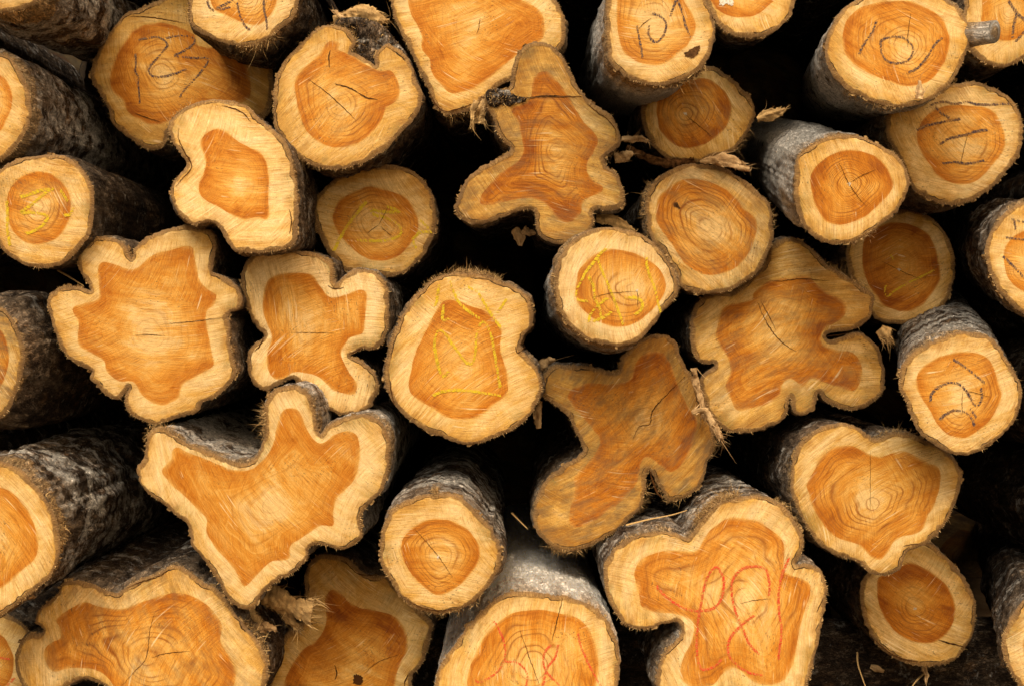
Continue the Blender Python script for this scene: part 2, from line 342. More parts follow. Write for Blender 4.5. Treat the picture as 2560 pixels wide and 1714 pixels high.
def build_log(label, outer, heart, y=0., tilt=None, vp=(1280, 800), L=3.4, flare=0., bri=1., wth=.12, pale=.16, sp=.10, sw=None, rings=9, rs=None,
              saw=15., white=.1, tan=.25, barkb=1., fib=1., marks=(), cracks=(), rough=1., group=None, extra=None, seed=None, pith=None, fringe=(), body_amp=1., step=5.):
    build_log.n += 1; sd_ = seed or build_log.n; rng = np.random.default_rng(sd_*7+3)
    o = spline(outer, step)
    if area(o) < 0: o = o[::-1]
    ctr = o.mean(0)
    n = len(o); ang = np.arange(n)
    nrm = np.roll(o, -1, 0)-np.roll(o, 1, 0); nrm /= np.linalg.norm(nrm, axis=1)[:, None]+1e-9; nrm = np.c_[nrm[:, 1], -nrm[:, 0]]
    q3 = np.c_[o/22., np.full(n, sd_*3.1)]
    o = o+nrm*((fbm(q3, 3)*2.8+rng.normal(size=n)*(.5+1.3*np.clip(fbm(np.c_[o/60., np.full(n, sd_*9.)], 2)+.25, 0, 1)))*rough)[:, None]
    if tilt is None: tilt = (rng.uniform(-.09, .09), rng.uniform(-.09, .06))
    pl = Plane(ctr, y, *tilt)
    base = pl(ctr[None])[0]
    root = bpy.data.objects.new('log', None); COL.objects.link(root)
    ow = pl(o); root.location = (base[0], base[1], ow[:, 2].min()); root['label'] = label; root['category'] = 'log'
    root['group'] = group or 'logs stacked in the pile'
    h = spline(heart, 6); nh = len(h)
    h = h+np.c_[fbm(np.c_[h/25., np.full(nh, sd_)], 3), fbm(np.c_[h/25., np.full(nh, sd_+50)], 3)]*2.2
    # ---- the cut face
    g = 9.; x0, y0 = o.min(0); x1, y1 = o.max(0)
    gx, gy = np.meshgrid(np.arange(x0, x1, g), np.arange(y0, y1, g*.87)); gx[1::2] += g/2
    gp = np.c_[gx.ravel(), gy.ravel()]+rng.uniform(-1.5, 1.5, (gx.size, 2))
    gp = gp[inside(gp, o)]; gp = gp[(dist(gp, o) > 4.5) & (dist(gp, h) > 4.5)]
    # an inner row near the edge lets the bark rim roll back
    pts = np.vstack([o, h, gp]); e = [(i, (i+1) % n) for i in range(n)]+[(n+i, n+(i+1) % nh) for i in range(nh)]
    res = delaunay_2d_cdt([Vector(p) for p in pts], e, [], 0, 1e-4)
    vv = np.array([tuple(v) for v in res[0]]); tri = np.array([f for f in res[2] if len(f) == 3])
    cen = vv[tri].mean(1); ok = inside(cen, o); tri, cen = tri[ok], cen[ok]
    a_, b_, c_ = vv[tri[:, 0]], vv[tri[:, 1]], vv[tri[:, 2]]
    fl = ((b_-a_)[:, 0]*(c_-a_)[:, 1]-(b_-a_)[:, 1]*(c_-a_)[:, 0]) > 0      # px y runs down: face the camera
    tri[fl] = tri[fl][:, ::-1]; 
    inh = inside(cen, h)
    de, dh = dist(vv, o), dist(vv, h)
    pc = np.array(pith) if pith is not None else None
    if pc is None:
        hi = vv[inside(vv, h)]; dd = dist(hi, h); pc = hi[(dd > dd.max()*.8)].mean(0) if len(hi) else ctr
    dp = np.linalg.norm(vv-pc, axis=1)
    inv = inside(vv, h) | (dh < .8)
    rg = np.where(inv, dp/(dp+dh+1e-6), dh/(dh+de+1e-6)); rg[dh < .8] = np.where(True, 1., 0)
    rgs = rg.copy(); rgs[dh < .8] = 0.
    warp = fbm(np.c_[vv/60., np.full(len(vv), sd_*1.7)], 2)
    sa = math.radians(saw); U = (vv-pc)/1000.; u = U[:, 0]*math.cos(sa)+U[:, 1]*math.sin(sa); v = -U[:, 0]*math.sin(sa)+U[:, 1]*math.cos(sa)
    v = v+.9*u*u*(1 if sd_ % 2 else -1)
    z = np.full(len(vv), sd_*1.37)
    s2 = sa+math.radians(rng.uniform(25, 75)*rng.choice((-1, 1))); u2 = U[:, 0]*math.cos(s2)+U[:, 1]*math.sin(s2); v2 = -U[:, 0]*math.sin(s2)+U[:, 1]*math.cos(s2)
    v2 = v2+1.9*u2*u2; fq = np.c_[u2+sd_*.57, v2+sd_*.21, z]
    npo = np.empty(len(vv), int)
    for c0 in range(0, len(vv), 2000): npo[c0:c0+2000] = ((vv[c0:c0+2000, None]-o[None])**2).sum(2).argmin(1)
    ap = 2*math.pi*npo/n; arr = np.c_[np.cos(ap)*n*step/6283., np.sin(ap)*n*step/6283., de/1000.+sd_]
    fp = np.c_[u+sd_*.31, v+sd_*.73, z]
    W = pl(vv, 0.)
    W[:, 1] += .0045*np.clip(1-de/5., 0, 1)+.0005*fbm(np.c_[vv/16., z], 2)
    tn = np.tile((bri, wth, pale), (len(vv), 1))
    bri *= 1+rng.uniform(-.06, .04); sp += rng.uniform(-.05, .05); pale += rng.uniform(-.04, .04); tn[:, 0] = bri; tn[:, 2] = pale
    tns = np.tile((bri, wth if sw is None else sw, sp), (len(vv), 1))
    def sub(mask, nm, mat, rr, parent, ph):
        t = tri[mask]
        if not len(t): return None
        ids, invx = np.unique(t.ravel(), return_inverse=True)
        kk = np.c_[de[ids]/1000., rr[ids], ph[ids]]
        return mesh_obj(nm, W[ids], invx.reshape(-1, 3), mat, parent, dict(fp=fp[ids], fq=fq[ids], ar=arr[ids], rq=np.tile((rs if rs is not None else (.3 if rings < 4 else .85), 0, 0), (len(ids), 1)), kk=kk, tn=(tn if mat == 'heart' else tns)[ids]))
    sub(~inh, 'sapwood', 'sap', rgs, root, rgs*4.5+warp*.25)
    rc = max(rings, 7); rgw = np.clip(rg+.05*fbm(np.c_[vv/45., np.full(len(vv), sd_*3.3)], 2), 0, 1.2)
    sub(inh, 'heartwood', 'heart', rg, root, (rgw**1.15+.04*np.sin(rgw*17+sd_))*rc+warp*.5)
    # ---- the bark covered body running back into the pile
    rim = ow.copy(); rim[:, 1] += .0045
    # match the face rim exactly
    rim = pl(o, .0045); rim[:, 1] += .0005*fbm(np.c_[o/16., np.full(n, sd_*1.37)], 2)
    ax = np.array([(vp[0]-1280)/1000/D, 1., (857-vp[1])/1000/D]); ax /= ax[1]
    dep = np.unique(np.r_[0, .004, .010, np.arange(.018, .34, .011), np.arange(.34, .9, .03), np.arange(.9, L, .2), L])
    cw = rim.mean(0); Rm = math.sqrt(abs(area(rim[:, [0, 2]]))/math.pi)
    th = np.unwrap(np.arctan2(rim[:, 2]-cw[2], rim[:, 0]-cw[0])); s0 = th[0]; sg = np.sign(th[-1]-th[0])
    per = np.r_[0, np.cumsum(np.linalg.norm(np.diff(rim, axis=0), axis=1))]
    tot = per[-1]+np.linalg.norm(rim[0]-rim[-1])
    tc = s0+sg*2*math.pi*per/tot
    # align the circle's start with the mean offset
    tc += np.mean(th-tc)
    circ = np.c_[cw[0]+Rm*.93*np.cos(tc), cw[2]+Rm*.93*np.sin(tc)]
    tg = np.roll(rim, -1, 0)-np.roll(rim, 1, 0); nn = np.c_[tg[:, 2], -tg[:, 0]]; nn /= np.linalg.norm(nn, axis=1)[:, None]+1e-9
    if ((rim[:, [0, 2]]-cw[[0, 2]])*nn).sum() < 0: nn = -nn
    Rg = []; BP = []
    for d in dep:
        bl = .55*min(1, d/2.5); sc = 1+flare*(1-math.exp(-d/.07))-.03*d
        p2 = rim[:, [0, 2]]*(1-bl)+circ*bl; p2 = cw[[0, 2]]+(p2-cw[[0, 2]])*sc
        am = min(1., d/.03)*body_amp
        ca = np.cos(2*np.pi*per/tot)*tot/6.28; sa2 = np.sin(2*np.pi*per/tot)*tot/6.28
        q = np.c_[ca, sa2, np.full(n, d)]
        dn = (fbm(q*np.array([28, 28, 9])+sd_*5.1, 3)*.0075+fbm(q*np.array([90, 90, 45])+sd_, 2)*.0030+fbm(q*np.array([7, 7, 3.2])+sd_*2, 2)*.012)*am
        p2 = p2+nn*(dn+.002*(1-math.exp(-d/.01)))[:, None]
        yb = rim[:, 1]*(math.exp(-d/.5))+cw[1]*(1-math.exp(-d/.5))
        Rg.append(np.c_[p2[:, 0]+ax[0]*d, yb+d, p2[:, 1]+ax[2]*d]); BP.append(np.c_[per+sd_*.37, np.full(n, d), np.full(n, sd_*1.9)])
    V = np.vstack(Rg); BPv = np.vstack(BP); k = len(dep)
    i = np.arange(n); j = (i+1) % n
    F = np.vstack([np.c_[r*n+i, (r+1)*n+i, (r+1)*n+j, r*n+j] for r in range(k-1)])
    # orient outward
    p0 = V[F[0]]; nv = np.cross(p0[1]-p0[0], p0[3]-p0[0])
    if nv[[0, 2]]@nn[0] < 0: F = F[:, ::-1]
    body = mesh_obj('bark', V, F, 'bark', root, dict(bp=BPv, bt=np.tile((white, tan, barkb), (len(V), 1))))
    cap = Rg[-1]; mesh_obj('back_end', np.vstack([cap, cap.mean(0)[None]]), [(a, (a+1) % n, n) for a in range(n)], 'rot', root, smooth=False)
    # ---- torn fibres round the rim
    m = int(n*2.0*fib)
    if m > 5:
        ii = rng.integers(0, n, m*2); den = .5+.5*vnoise(np.c_[ii*.09, np.full(len(ii), sd_), np.zeros(len(ii))])
        ii = ii[rng.random(len(ii)) < den**3*2.2][:m]
        rt = rim[ii]; dr = np.c_[nn[ii, 0], np.zeros(len(ii)), nn[ii, 1]]*1.+rng.normal(size=(len(ii), 3))*.45; dr[:, 1] -= .25
        V_, F_, A_ = blades(rng, rt-dr*.002-np.array([0, .002, 0]), dr, rng.gamma(2.0, .0015, len(ii))+.0012, rng.uniform(.0007, .0022, len(ii)))
        mesh_obj('bark_fibre', V_, F_, 'fibre', body, dict(fc=A_), False)['kind'] = 'stuff'
    pv, pf_, pa = [], [], []
    for i0 in rng.integers(0, n, int(n*.10)):
        if .5+.5*vnoise(np.array([[i0*.05, sd_*2., 0]]))[0] < .42: continue
        w0 = int(rng.integers(1, 5)); idx = [(i0+q_) % n for q_ in range(w0+1)]; hh = rng.uniform(.002, .008); b = len(pv); tn_ = rng.random()
        for q_, ix in enumerate(idx):
            p0 = rim[ix]+np.array([0, rng.uniform(.0, .004), 0]); d2 = np.array([nn[ix, 0], 0, nn[ix, 1]])
            pv += [p0-d2*.003, p0+d2*hh*rng.uniform(.3, 1.)+np.array([0, rng.uniform(-.004, .003), 0]), p0+d2*.002+np.array([0, .012, 0])]; pa += [(tn_*.45, 0, 0)]*3
        for q_ in range(w0):
            a = b+q_*3; pf_ += [(a, a+1, a+4, a+3), (a+1, a+2, a+5, a+4)]
    if pv and fib > 0: mesh_obj('bark_edge', pv, pf_, 'fibre', body, dict(fc=pa), False)['kind'] = 'stuff'
    for (fc, rad, cnt, ln, mt) in fringe:
        cnt = int(cnt*6)
        dd = np.linalg.norm(o-np.array(fc), axis=1); cand = np.where(dd < rad)[0]
        if not len(cand): cand = np.array([int(dd.argmin())])
        ii = rng.choice(cand, cnt); rt = rim[ii]+rng.normal(size=(cnt, 3))*.004; rt[:, 1] += rng.uniform(-.002, .03, cnt)
        dr = np.c_[nn[ii, 0], np.zeros(cnt), nn[ii, 1]]*.6+rng.normal(size=(cnt, 3))*.75; dr[:, 1] -= .25
        V_, F_, A_ = blades(rng, rt, dr, rng.gamma(2.0, ln/6500., cnt)+.0015, rng.uniform(.0007, .0021, cnt), 1.5, 4)
        mesh_obj('torn_bark', V_, F_, mt, body, dict(fc=A_), False)['kind'] = 'stuff'
    for col, t, wp, strs in marks:
        for s_ in strs.split('|'):
            r_ = stroke_mesh(pl, P(t, s_), wp, rng)
            if r_: mesh_obj('crayon_mark', *r_, col, root, smooth=False)
    for ck in cracks:
        for s_ in ck[2].split('|'):
            r_ = stroke_mesh(pl, P(ck[0], s_), ck[1]*.5+.3, rng, False, -.0012)
            mesh_obj('drying_crack', *r_, ck[3] if len(ck) > 3 else 'crack', root, smooth=False)
    if extra: extra(root, pl, rng)
    return root
build_log.n = 0

def blob(px, nm='knot_hole', mat='rot', off=-.0014):
    def f(root, pl, rng):
        for p in px:
            q = spline(p, 2.); c = q.mean(0); q = c+(q-c)*((.55 if nm == 'pith' else 1.)+(.28 if nm == 'pith' else .10)*rng.normal(size=(len(q), 1))); V = pl(np.vstack([q, c[None]]), off); n = len(q)
            mesh_obj(nm, V, [(a, (a+1) % n, n) for a in range(n)], mat, root, smooth=False)
    return f

def lump(t, s_, depth, bulge, nm='bark_ridge'):
    def f(root, pl, rng):
        o = spline(P(t, s_), 6); n = len(o); gx, gy = np.meshgrid(np.arange(*(o[:, 0].min(), o[:, 0].max()), 5), np.arange(o[:, 1].min(), o[:, 1].max(), 5)); gp = np.c_[gx.ravel(), gy.ravel()]
        gp = gp[inside(gp, o)]; gp = gp[dist(gp, o) > 3]; p = np.vstack([o, gp])
        r = delaunay_2d_cdt([Vector(v) for v in p], [(i, (i+1) % n) for i in range(n)], [], 0, 1e-4); vv = np.array([tuple(v) for v in r[0]]); tri = np.array([x for x in r[2] if len(x) == 3]); tri = tri[inside(vv[tri].mean(1), o)]
        d = dist(vv, o); W = pl(vv, 0.); W[:, 1] += depth-bulge*np.clip(d/30., 0, 1)**.5+.010*fbm(np.c_[vv/9., np.zeros(len(vv))], 3)
        a = np.c_[vv/1000., np.full(len(vv), 3.3)]; mesh_obj(nm, W, tri, 'bark', root, dict(bp=np.c_[a[:, 0]*1.3, a[:, 1]*1.3+.05, a[:, 2]], bt=[(.1, .35, 1.)]*len(vv)))
        ids = rng.integers(0, len(vv), 160); v_, f_, a_ = blades(rng, W[ids], rng.normal(size=(160, 3))+np.array([0, -.5, .3]), rng.gamma(2, .004, 160), rng.uniform(.001, .003, 160), 1.2, 4)
        mesh_obj('torn_bark', v_, f_, 'fibre', root, dict(fc=a_), False)['kind'] = 'stuff'
    return f

# ------------------------------------------------------------------ ground and an added light-blocking bank behind
def sheet(name, x0, x1, y0, y1, z, mat):
    nx = ny = 40; X, Y = np.meshgrid(np.linspace(x0, x1, nx), np.linspace(y0, y1, ny)); Z = np.full(X.size, z)+.0
    V = np.c_[X.ravel(), Y.ravel(), Z]
    F = np.array([(r*nx+c, r*nx+c+1, (r+1)*nx+c+1, (r+1)*nx+c) for r in range(ny-1) for c in range(nx-1)])
    o = mesh_obj(name, V, F, mat); o['kind'] = 'structure'; return o
sheet('ground', -60, 60, -60, 60, 0, 'ground')
nx, ny = 140, 30                     # an earth bank added behind the stack to block light and keep gaps dark
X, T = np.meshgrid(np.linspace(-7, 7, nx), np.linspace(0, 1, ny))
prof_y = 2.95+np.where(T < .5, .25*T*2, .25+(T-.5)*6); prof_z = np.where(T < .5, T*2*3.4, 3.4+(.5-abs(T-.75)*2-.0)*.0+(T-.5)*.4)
side = np.clip((abs(X)-2.25)/.9, 0, 1); prof_y = prof_y-2.5*side*side*(3-2*side)   # bent forward at the flanks to block side light
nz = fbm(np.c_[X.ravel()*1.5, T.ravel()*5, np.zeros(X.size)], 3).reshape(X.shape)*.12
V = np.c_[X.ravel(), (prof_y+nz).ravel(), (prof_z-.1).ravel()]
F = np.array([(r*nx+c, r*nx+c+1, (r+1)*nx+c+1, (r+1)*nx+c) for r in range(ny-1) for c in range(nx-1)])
bk = mesh_obj('added_light_blocker', V, F, 'blocker_earth'); bk['kind'] = 'structure'

# ------------------------------------------------------------------ the logs of the pile
L_ = build_log
L_('grey mottled log in the top left corner with a thick bark covered side',
   P('11', '260,-40 225,20 140,62 0,85 -150,60 -300,-50 -350,-200 -250,-400 0,-480 200,-400 300,-200'),
   P('11', '150,-180 120,-80 0,-40 -120,-80 -190,-200 -130,-330 0,-360 110,-300'), barkb=1.2, y=-.22, vp=(1280, 660), flare=.10, white=0.35, tan=0.8, body_amp=1.6)
L_('shaded wide log with navy crayon scrawl, partly behind the shaggy bean shaped log',
   P('11', '830,80 780,130 700,230 625,360 590,460 600,540 640,600 700,700 730,800 800,870 880,930 960,975 1050,970 1090,920 1110,850 1300,900 1500,880 1650,820 1720,770 1770,680 1785,560 1775,440 1720,360 1640,300 1550,150 1400,0 1200,-60 1060,-10 900,55'),
   P('11', '885,190 830,250 780,330 740,420 720,520 740,600 800,650 830,720 900,780 1000,820 1100,800 1250,760 1400,720 1600,660 1640,600 1625,470 1600,400 1540,340 1460,325 1300,300 1270,230 1150,170 1020,150'),
   sw=0.25, sp=-0.05, rs=0.7, y=.20, bri=0.92, wth=0.1, pale=0.0, saw=8, rings=8, fib=1.4,
   marks=[('navy', '11', 7, '885,355 890,420 885,470 905,500 905,560 912,640 915,675|895,265 1010,245 1060,255 1095,295 1070,330 1020,390 985,430 975,475 1010,500 1080,500 1150,480 1215,455|1090,250 1160,235 1240,240 1275,265 1240,310 1180,345 1140,365 1200,375 1280,380 1345,380 1360,400 1330,450 1280,510 1230,560 1190,610 1180,635')],
   cracks=[('11', 3, '830,105 950,110 1080,128 1220,155|880,740 960,770 1050,800')])
L_('small log cut off by the top edge with two navy strokes running down its end',
   P('11', '1240,-60 1232,60 1235,140 1260,190 1340,230 1440,275 1560,302 1660,300 1730,262 1830,190 1920,110 1950,30 1960,-60 1900,-250 1750,-350 1550,-380 1350,-280'),
   P('11', '1370,-30 1400,60 1500,110 1600,150 1700,160 1780,80 1810,-20 1780,-120 1680,-180 1500,-190 1400,-120'),
   sp=0.2, y=-.08, pale=.24, saw=-10, fib=1.5, marks=[('navy', '11', 8, '1355,10 1370,50 1395,68|1515,5 1460,35 1415,55 1460,60 1500,45|1550,20 1560,70 1580,130 1610,180 1630,190|1725,-20 1725,60 1740,130 1745,190')],
   fringe=[((650, 118), 50, 110, 17, 'fibre')])
L_('half hidden unmarked round log at the left edge above the yellow marked one',
   P('11', '0,350 60,370 110,430 160,520 195,620 200,740 180,840 120,940 60,1010 0,1050 -120,1080 -250,980 -330,800 -320,600 -230,430 -110,350'),
   P('11', '0,490 50,540 80,620 75,700 40,790 0,860 -80,900 -170,850 -220,720 -190,580 -100,490'), y=-.16, pale=.2, white=0.4, tan=.5, body_amp=1.5)
L_('round log with yellow crayon scrawl at the left edge and a long blackened side',
   P('11', '0,1110 80,1050 200,1020 330,1010 420,1020 490,1060 560,1130 600,1220 612,1340 605,1440 590,1507 540,1597 470,1677 400,1727 300,1752 180,1737 80,1687 0,1617 -40,1540 -60,1400 -50,1250 -30,1150'),
   P('11', '60,1250 110,1180 200,1130 300,1130 390,1180 450,1260 460,1380 430,1480 370,1560 280,1590 180,1590 100,1530 60,1450 45,1350'),
   y=-.15, wth=.35, pale=.18, barkb=0.6, white=0, tan=0, rings=7, body_amp=.5,
   marks=[('yellow', '11', 11, '45,1320 50,1420 50,1500 65,1600|130,1290 200,1270 270,1245 350,1235 300,1260 240,1310 190,1350 140,1390 220,1390 310,1415 270,1480 210,1515 165,1530|400,1250 440,1310|480,1360 460,1400 420,1410')])
L_('big dark bark covered log at the left edge with a mottled rotten end',
   P('21', '0,700 60,750 115,840 150,940 160,1050 130,1180 90,1300 30,1400 -60,1450 -200,1420 -300,1250 -320,1000 -250,800 -120,690'),
   P('21', '0,850 40,920 60,1020 40,1130 0,1220 -80,1280 -180,1220 -220,1050 -180,900 -90,830'), y=-.16, flare=.26, wth=1.0, bri=.75, pale=.05, barkb=0.9, white=.02, tan=.15, body_amp=1.2)
L_('bean shaped log with shaggy bark along its upper left and a smooth orange heart',
   P('11', '1150,740 1230,690 1330,655 1440,650 1560,670 1650,720 1700,780 1790,850 1860,920 1900,1020 1930,1130 1945,1260 1950,1400 1945,1500 1930,1577 1880,1617 1800,1640 1700,1652 1600,1652 1530,1637 1480,1577 1440,1507 1390,1457 1330,1457 1260,1467 1190,1427 1150,1367 1115,1290 1115,1220 1150,1160 1200,1100 1215,1060 1170,1000 1130,940 1100,860 1105,790'),
   P('11', '1350,870 1420,845 1490,870 1560,930 1640,970 1710,1010 1745,1080 1755,1180 1755,1300 1755,1430 1680,1425 1590,1435 1510,1400 1420,1350 1340,1310 1300,1260 1300,1200 1330,1140 1345,1070 1330,1000 1310,930'),
   sp=0.2, sw=0.05, y=-.14, pale=0.1, rings=3, wth=.08, fib=1.6, white=.15, saw=5, cracks=[('11', 5, '1450,690 1540,715 1600,750 1640,800|1170,840 1165,900 1200,980 1250,1070 1245,1110 1200,1160 1150,1220|1890,1365 1905,1450 1890,1530')],
   fringe=[((430, 300), 60, 60, 14, 'fibre')])
L_('rounded log whose edge curls into a bark filled notch at its top',
   P('12', '215,750 215,640 230,520 270,420 340,340 420,260 490,190 560,165 640,168 700,190 740,240 748,295 722,335 760,352 820,385 862,415 885,425 878,390 900,330 940,292 1010,300 1080,360 1120,430 1150,520 1185,600 1185,680 1150,760 1090,830 1030,890 960,970 880,1020 790,1070 690,1100 600,1110 500,1090 420,1050 330,980 260,890 225,830'),
   P('12', '560,290 600,265 650,290 640,325 700,352 760,378 850,440 930,465 990,470 1030,530 1040,600 1020,660 960,700 930,770 880,850 800,920 700,960 600,960 500,920 430,850 390,750 370,650 360,550 390,480 460,410 520,360'),
   sp=0.08, sw=0.25, y=-.03, pale=0.1, wth=0.3, saw=-28, rings=5, fib=1.4, pith=P('12', '655,690')[0], cracks=[('12', 3, '440,515 560,600 660,690 760,790'), ('12', 6, '590,330 580,380 585,440|620,550 700,570 770,605|770,605 830,640 900,650', 'rot')],
   fringe=[((890, 60), 70, 60, 16, 'fibre'), ((760, 420), 50, 60, 10, 'fibre')],
   extra=lump('12', '600,140 640,100 740,90 850,110 930,150 1000,230 1080,330 1120,420 1000,330 930,300 885,330 870,430 800,375 730,345 752,300 740,230 700,185 640,160', .030, .012))
L_('large pale orange log cut off by the top edge with diagonal saw lines',
   P('12', '985,-60 985,30 1005,120 1040,200 1080,260 1110,340 1160,440 1200,530 1235,580 1250,640 1280,700 1330,740 1400,750 1470,730 1540,700 1600,640 1700,560 1800,500 1950,420 2050,360 2113,290 2128,200 2123,120 2093,50 2058,-10 1980,-130 1800,-230 1500,-260 1200,-220 1050,-140'),
   P('12', '1115,-40 1115,80 1160,170 1190,240 1190,320 1240,390 1250,470 1310,550 1370,610 1450,600 1550,570 1700,450 1850,330 1970,260 1990,160 1960,80 1900,30 1800,-20 1600,-120 1300,-130'),
   y=.05, pale=0.14, saw=-22, rings=2, wth=.05, cracks=[('12', 2.5, '1570,120 1560,180 1545,220'), ('12', 5, '1235,590 1270,670 1330,728 1420,715 1560,665')], fringe=[((1175, 275), 60, 50, 20, 'fibre')])
L_('tall lobed log near the top centre with a dark saw step below its rounded head',
   P('13', '380,275 440,285 500,320 545,380 580,440 610,500 640,570 680,620 730,670 790,700 850,750 890,810 915,870 920,930 900,960 860,990 820,1030 820,1080 860,1110 900,1140 930,1200 945,1280 935,1340 890,1370 820,1375 760,1370 740,1400 740,1460 720,1510 680,1550 640,1590 560,1600 480,1590 410,1560 370,1510 360,1440 355,1390 320,1370 250,1380 150,1420 50,1450 -50,1465 -120,1430 -158,1380 -158,1320 -128,1240 -68,1150 0,1095 70,1060 140,1020 190,990 195,960 150,930 120,880 100,820 80,770 60,720 35,660 35,610 65,578 130,580 190,575 205,500 215,430 240,360 290,300 340,275'),
   P('13', '250,690 330,640 340,540 380,480 440,470 500,530 560,600 590,660 630,730 680,800 740,860 770,920 750,990 710,1050 700,1120 740,1180 800,1220 790,1260 720,1290 670,1330 660,1390 620,1440 560,1455 500,1430 460,1370 400,1320 320,1300 200,1310 80,1340 0,1330 10,1270 60,1210 150,1120 240,1060 280,990 270,900 250,800 210,740 180,700'),
   sp=-0.1, sw=0.6, rs=1.6, y=-.06, pale=-0.04, wth=0.4, saw=4, rings=9, bri=0.92, cracks=[('13', 11, '120,690 200,655 280,648', 'rot'), ('13', 8, '270,645 420,630 560,632 665,632', 'rot'), ('13', 4, '700,680 760,730 830,780 885,850 885,920')],
   fringe=[((1235, 250), 25, 30, 12, 'splinter'), ((1535, 390), 25, 14, 14, 'splinter')],
   extra=lump('13', '38,640 45,595 90,582 150,588 196,592 235,628 300,640 292,668 230,676 190,700 140,690 100,712 60,690', -.002, .010))
L_('log with navy loop and strokes at the top edge, pale flaking bark on its left',
   P('13', '830,-60 825,0 825,200 830,320 860,420 940,490 1030,535 1130,555 1230,550 1330,520 1430,460 1490,390 1520,300 1535,200 1525,110 1490,30 1450,-60 1380,-180 1200,-250 1000,-220 880,-150'),
   P('13', '910,-60 895,60 900,200 920,300 960,360 1050,410 1150,425 1230,400 1300,340 1370,280 1410,190 1395,110 1360,50 1320,-20 1280,-100 1150,-160 1000,-140'),
   sp=0.2, y=-.24, pale=.26, saw=3, rings=4, white=0.75, tan=.6, fib=1.2, flare=.04, vp=(1330, 520),
   marks=[('navy', '13', 8, '1025,175 1040,250 1055,330 1060,375|1130,90 1180,110 1215,150 1205,220 1160,275 1120,260 1100,220 1105,170|1245,105 1275,20 1290,0 1320,80 1340,160 1375,240')],
   cracks=[('13', 2.5, '1120,120 1075,150 1035,190')], fringe=[((1730, 190), 45, 70, 18, 'fibre')],
   extra=blob([P('13', '1350,340 1430,300 1425,350 1390,380 1345,370')], 'bark_flake_or_lit_bit', 'rot'))
L_('orange hearted log cut off by the top edge with a white scraped patch',
   P('13', '1440,-60 1480,20 1530,130 1600,200 1700,240 1800,245 1900,220 1980,160 2040,90 2060,20 2080,-60 2000,-200 1750,-260 1550,-200'),
   P('13', '1490,-40 1530,40 1600,95 1700,115 1800,100 1870,50 1930,-20 1880,-120 1700,-160 1560,-120'), vp=(1620, 260), y=.02, pale=.08, bri=.95,
   extra=blob([P('13', '1565,-60 1650,-60 1655,20 1640,38 1610,25 1590,40 1568,20')], 'scraped_patch', 'chalk'))
def stub(root, pl, rng):
    p = P('14', '1700,195 1865,235'); a, b = pl(p[:1], .05)[0], pl(p[1:], -.03)[0]
    n, V, A = 28, [], []
    ax = b-a; ax /= np.linalg.norm(ax); s1 = np.cross(ax, (0, 0, 1)); s1 /= np.linalg.norm(s1); s2 = np.cross(ax, s1)
    for k in range(9):
        t = k/8; c = a+(b-a)*t; r = .031-.005*t
        for i in range(n):
            th = 2*math.pi*i/n; rr = r*(1+.10*vnoise(np.array([[math.cos(th)*2, math.sin(th)*2, t*3]]))[0]); V.append(c+(s1*math.cos(th)+s2*math.sin(th))*rr); A.append((i*.006, t*.07+.04, 8.))
    V.append(b); A.append((0, .02, 8.))
    F = [(k*n+i, k*n+(i+1) % n, (k+1)*n+(i+1) % n, (k+1)*n+i) for k in range(8) for i in range(n)]+[(8*n+i, 8*n+(i+1) % n, 9*n) for i in range(n)]
    mesh_obj('branch_stub', V, F, 'bark', root, dict(bp=A, bt=[(.8, .9, 1.15)]*len(V)))
L_('orange hearted log with navy crayon 101 and a branch stub at its right side',
   P('14', '830,180 890,80 960,20 1060,-30 1180,-60 1300,-70 1450,-60 1580,-10 1670,60 1730,150 1755,230 1735,300 1700,400 1640,510 1570,590 1480,650 1380,690 1270,700 1150,680 1050,640 960,600 890,540 830,470 800,400 795,320 805,240'),
   P('14', '1240,10 1340,10 1450,50 1540,110 1590,190 1605,270 1590,360 1540,460 1470,530 1380,560 1290,560 1190,525 1080,480 980,420 920,340 905,260 915,180 950,110 1030,50 1130,20'),
   sp=0.08, rs=0.7, y=-.24, pale=.12, saw=25, rings=8, white=0.62, tan=.55, wth=.12, pith=P('14', '1330,320')[0], vp=(1850, 430),
   marks=[('navy', '14', 8, '1125,145 1095,220 1050,280 1015,350|1160,310 1155,270 1210,245 1290,245 1345,280 1365,330 1340,390 1270,415 1200,400 1165,360 1155,310|1555,250 1510,290 1460,370 1400,440 1340,475')],
   cracks=[('14', 2.5, '1350,90 1335,200 1330,310')], fringe=[((2170, 265), 70, 50, 14, 'fibre')], extra=stub)
L_('log in the top right corner with navy crayon lines on its orange heart',
   P('14', '1700,60 1690,180 1720,300 1790,380 1880,430 1980,435 2080,390 2180,330 2280,220 2320,80 2280,-80 2150,-180 1950,-200 1790,-120 1720,-30'),
   P('14', '1830,-60 1815,60 1820,160 1880,230 1950,265 2040,255 2120,200 2190,100 2170,-20 2080,-100 1920,-120'), y=.02, pale=.10, saw=80,
   marks=[('navy', '14', 9, '1990,10 2040,80 2091,130|2045,80 2025,160 2015,240|2091,210 2040,270')])
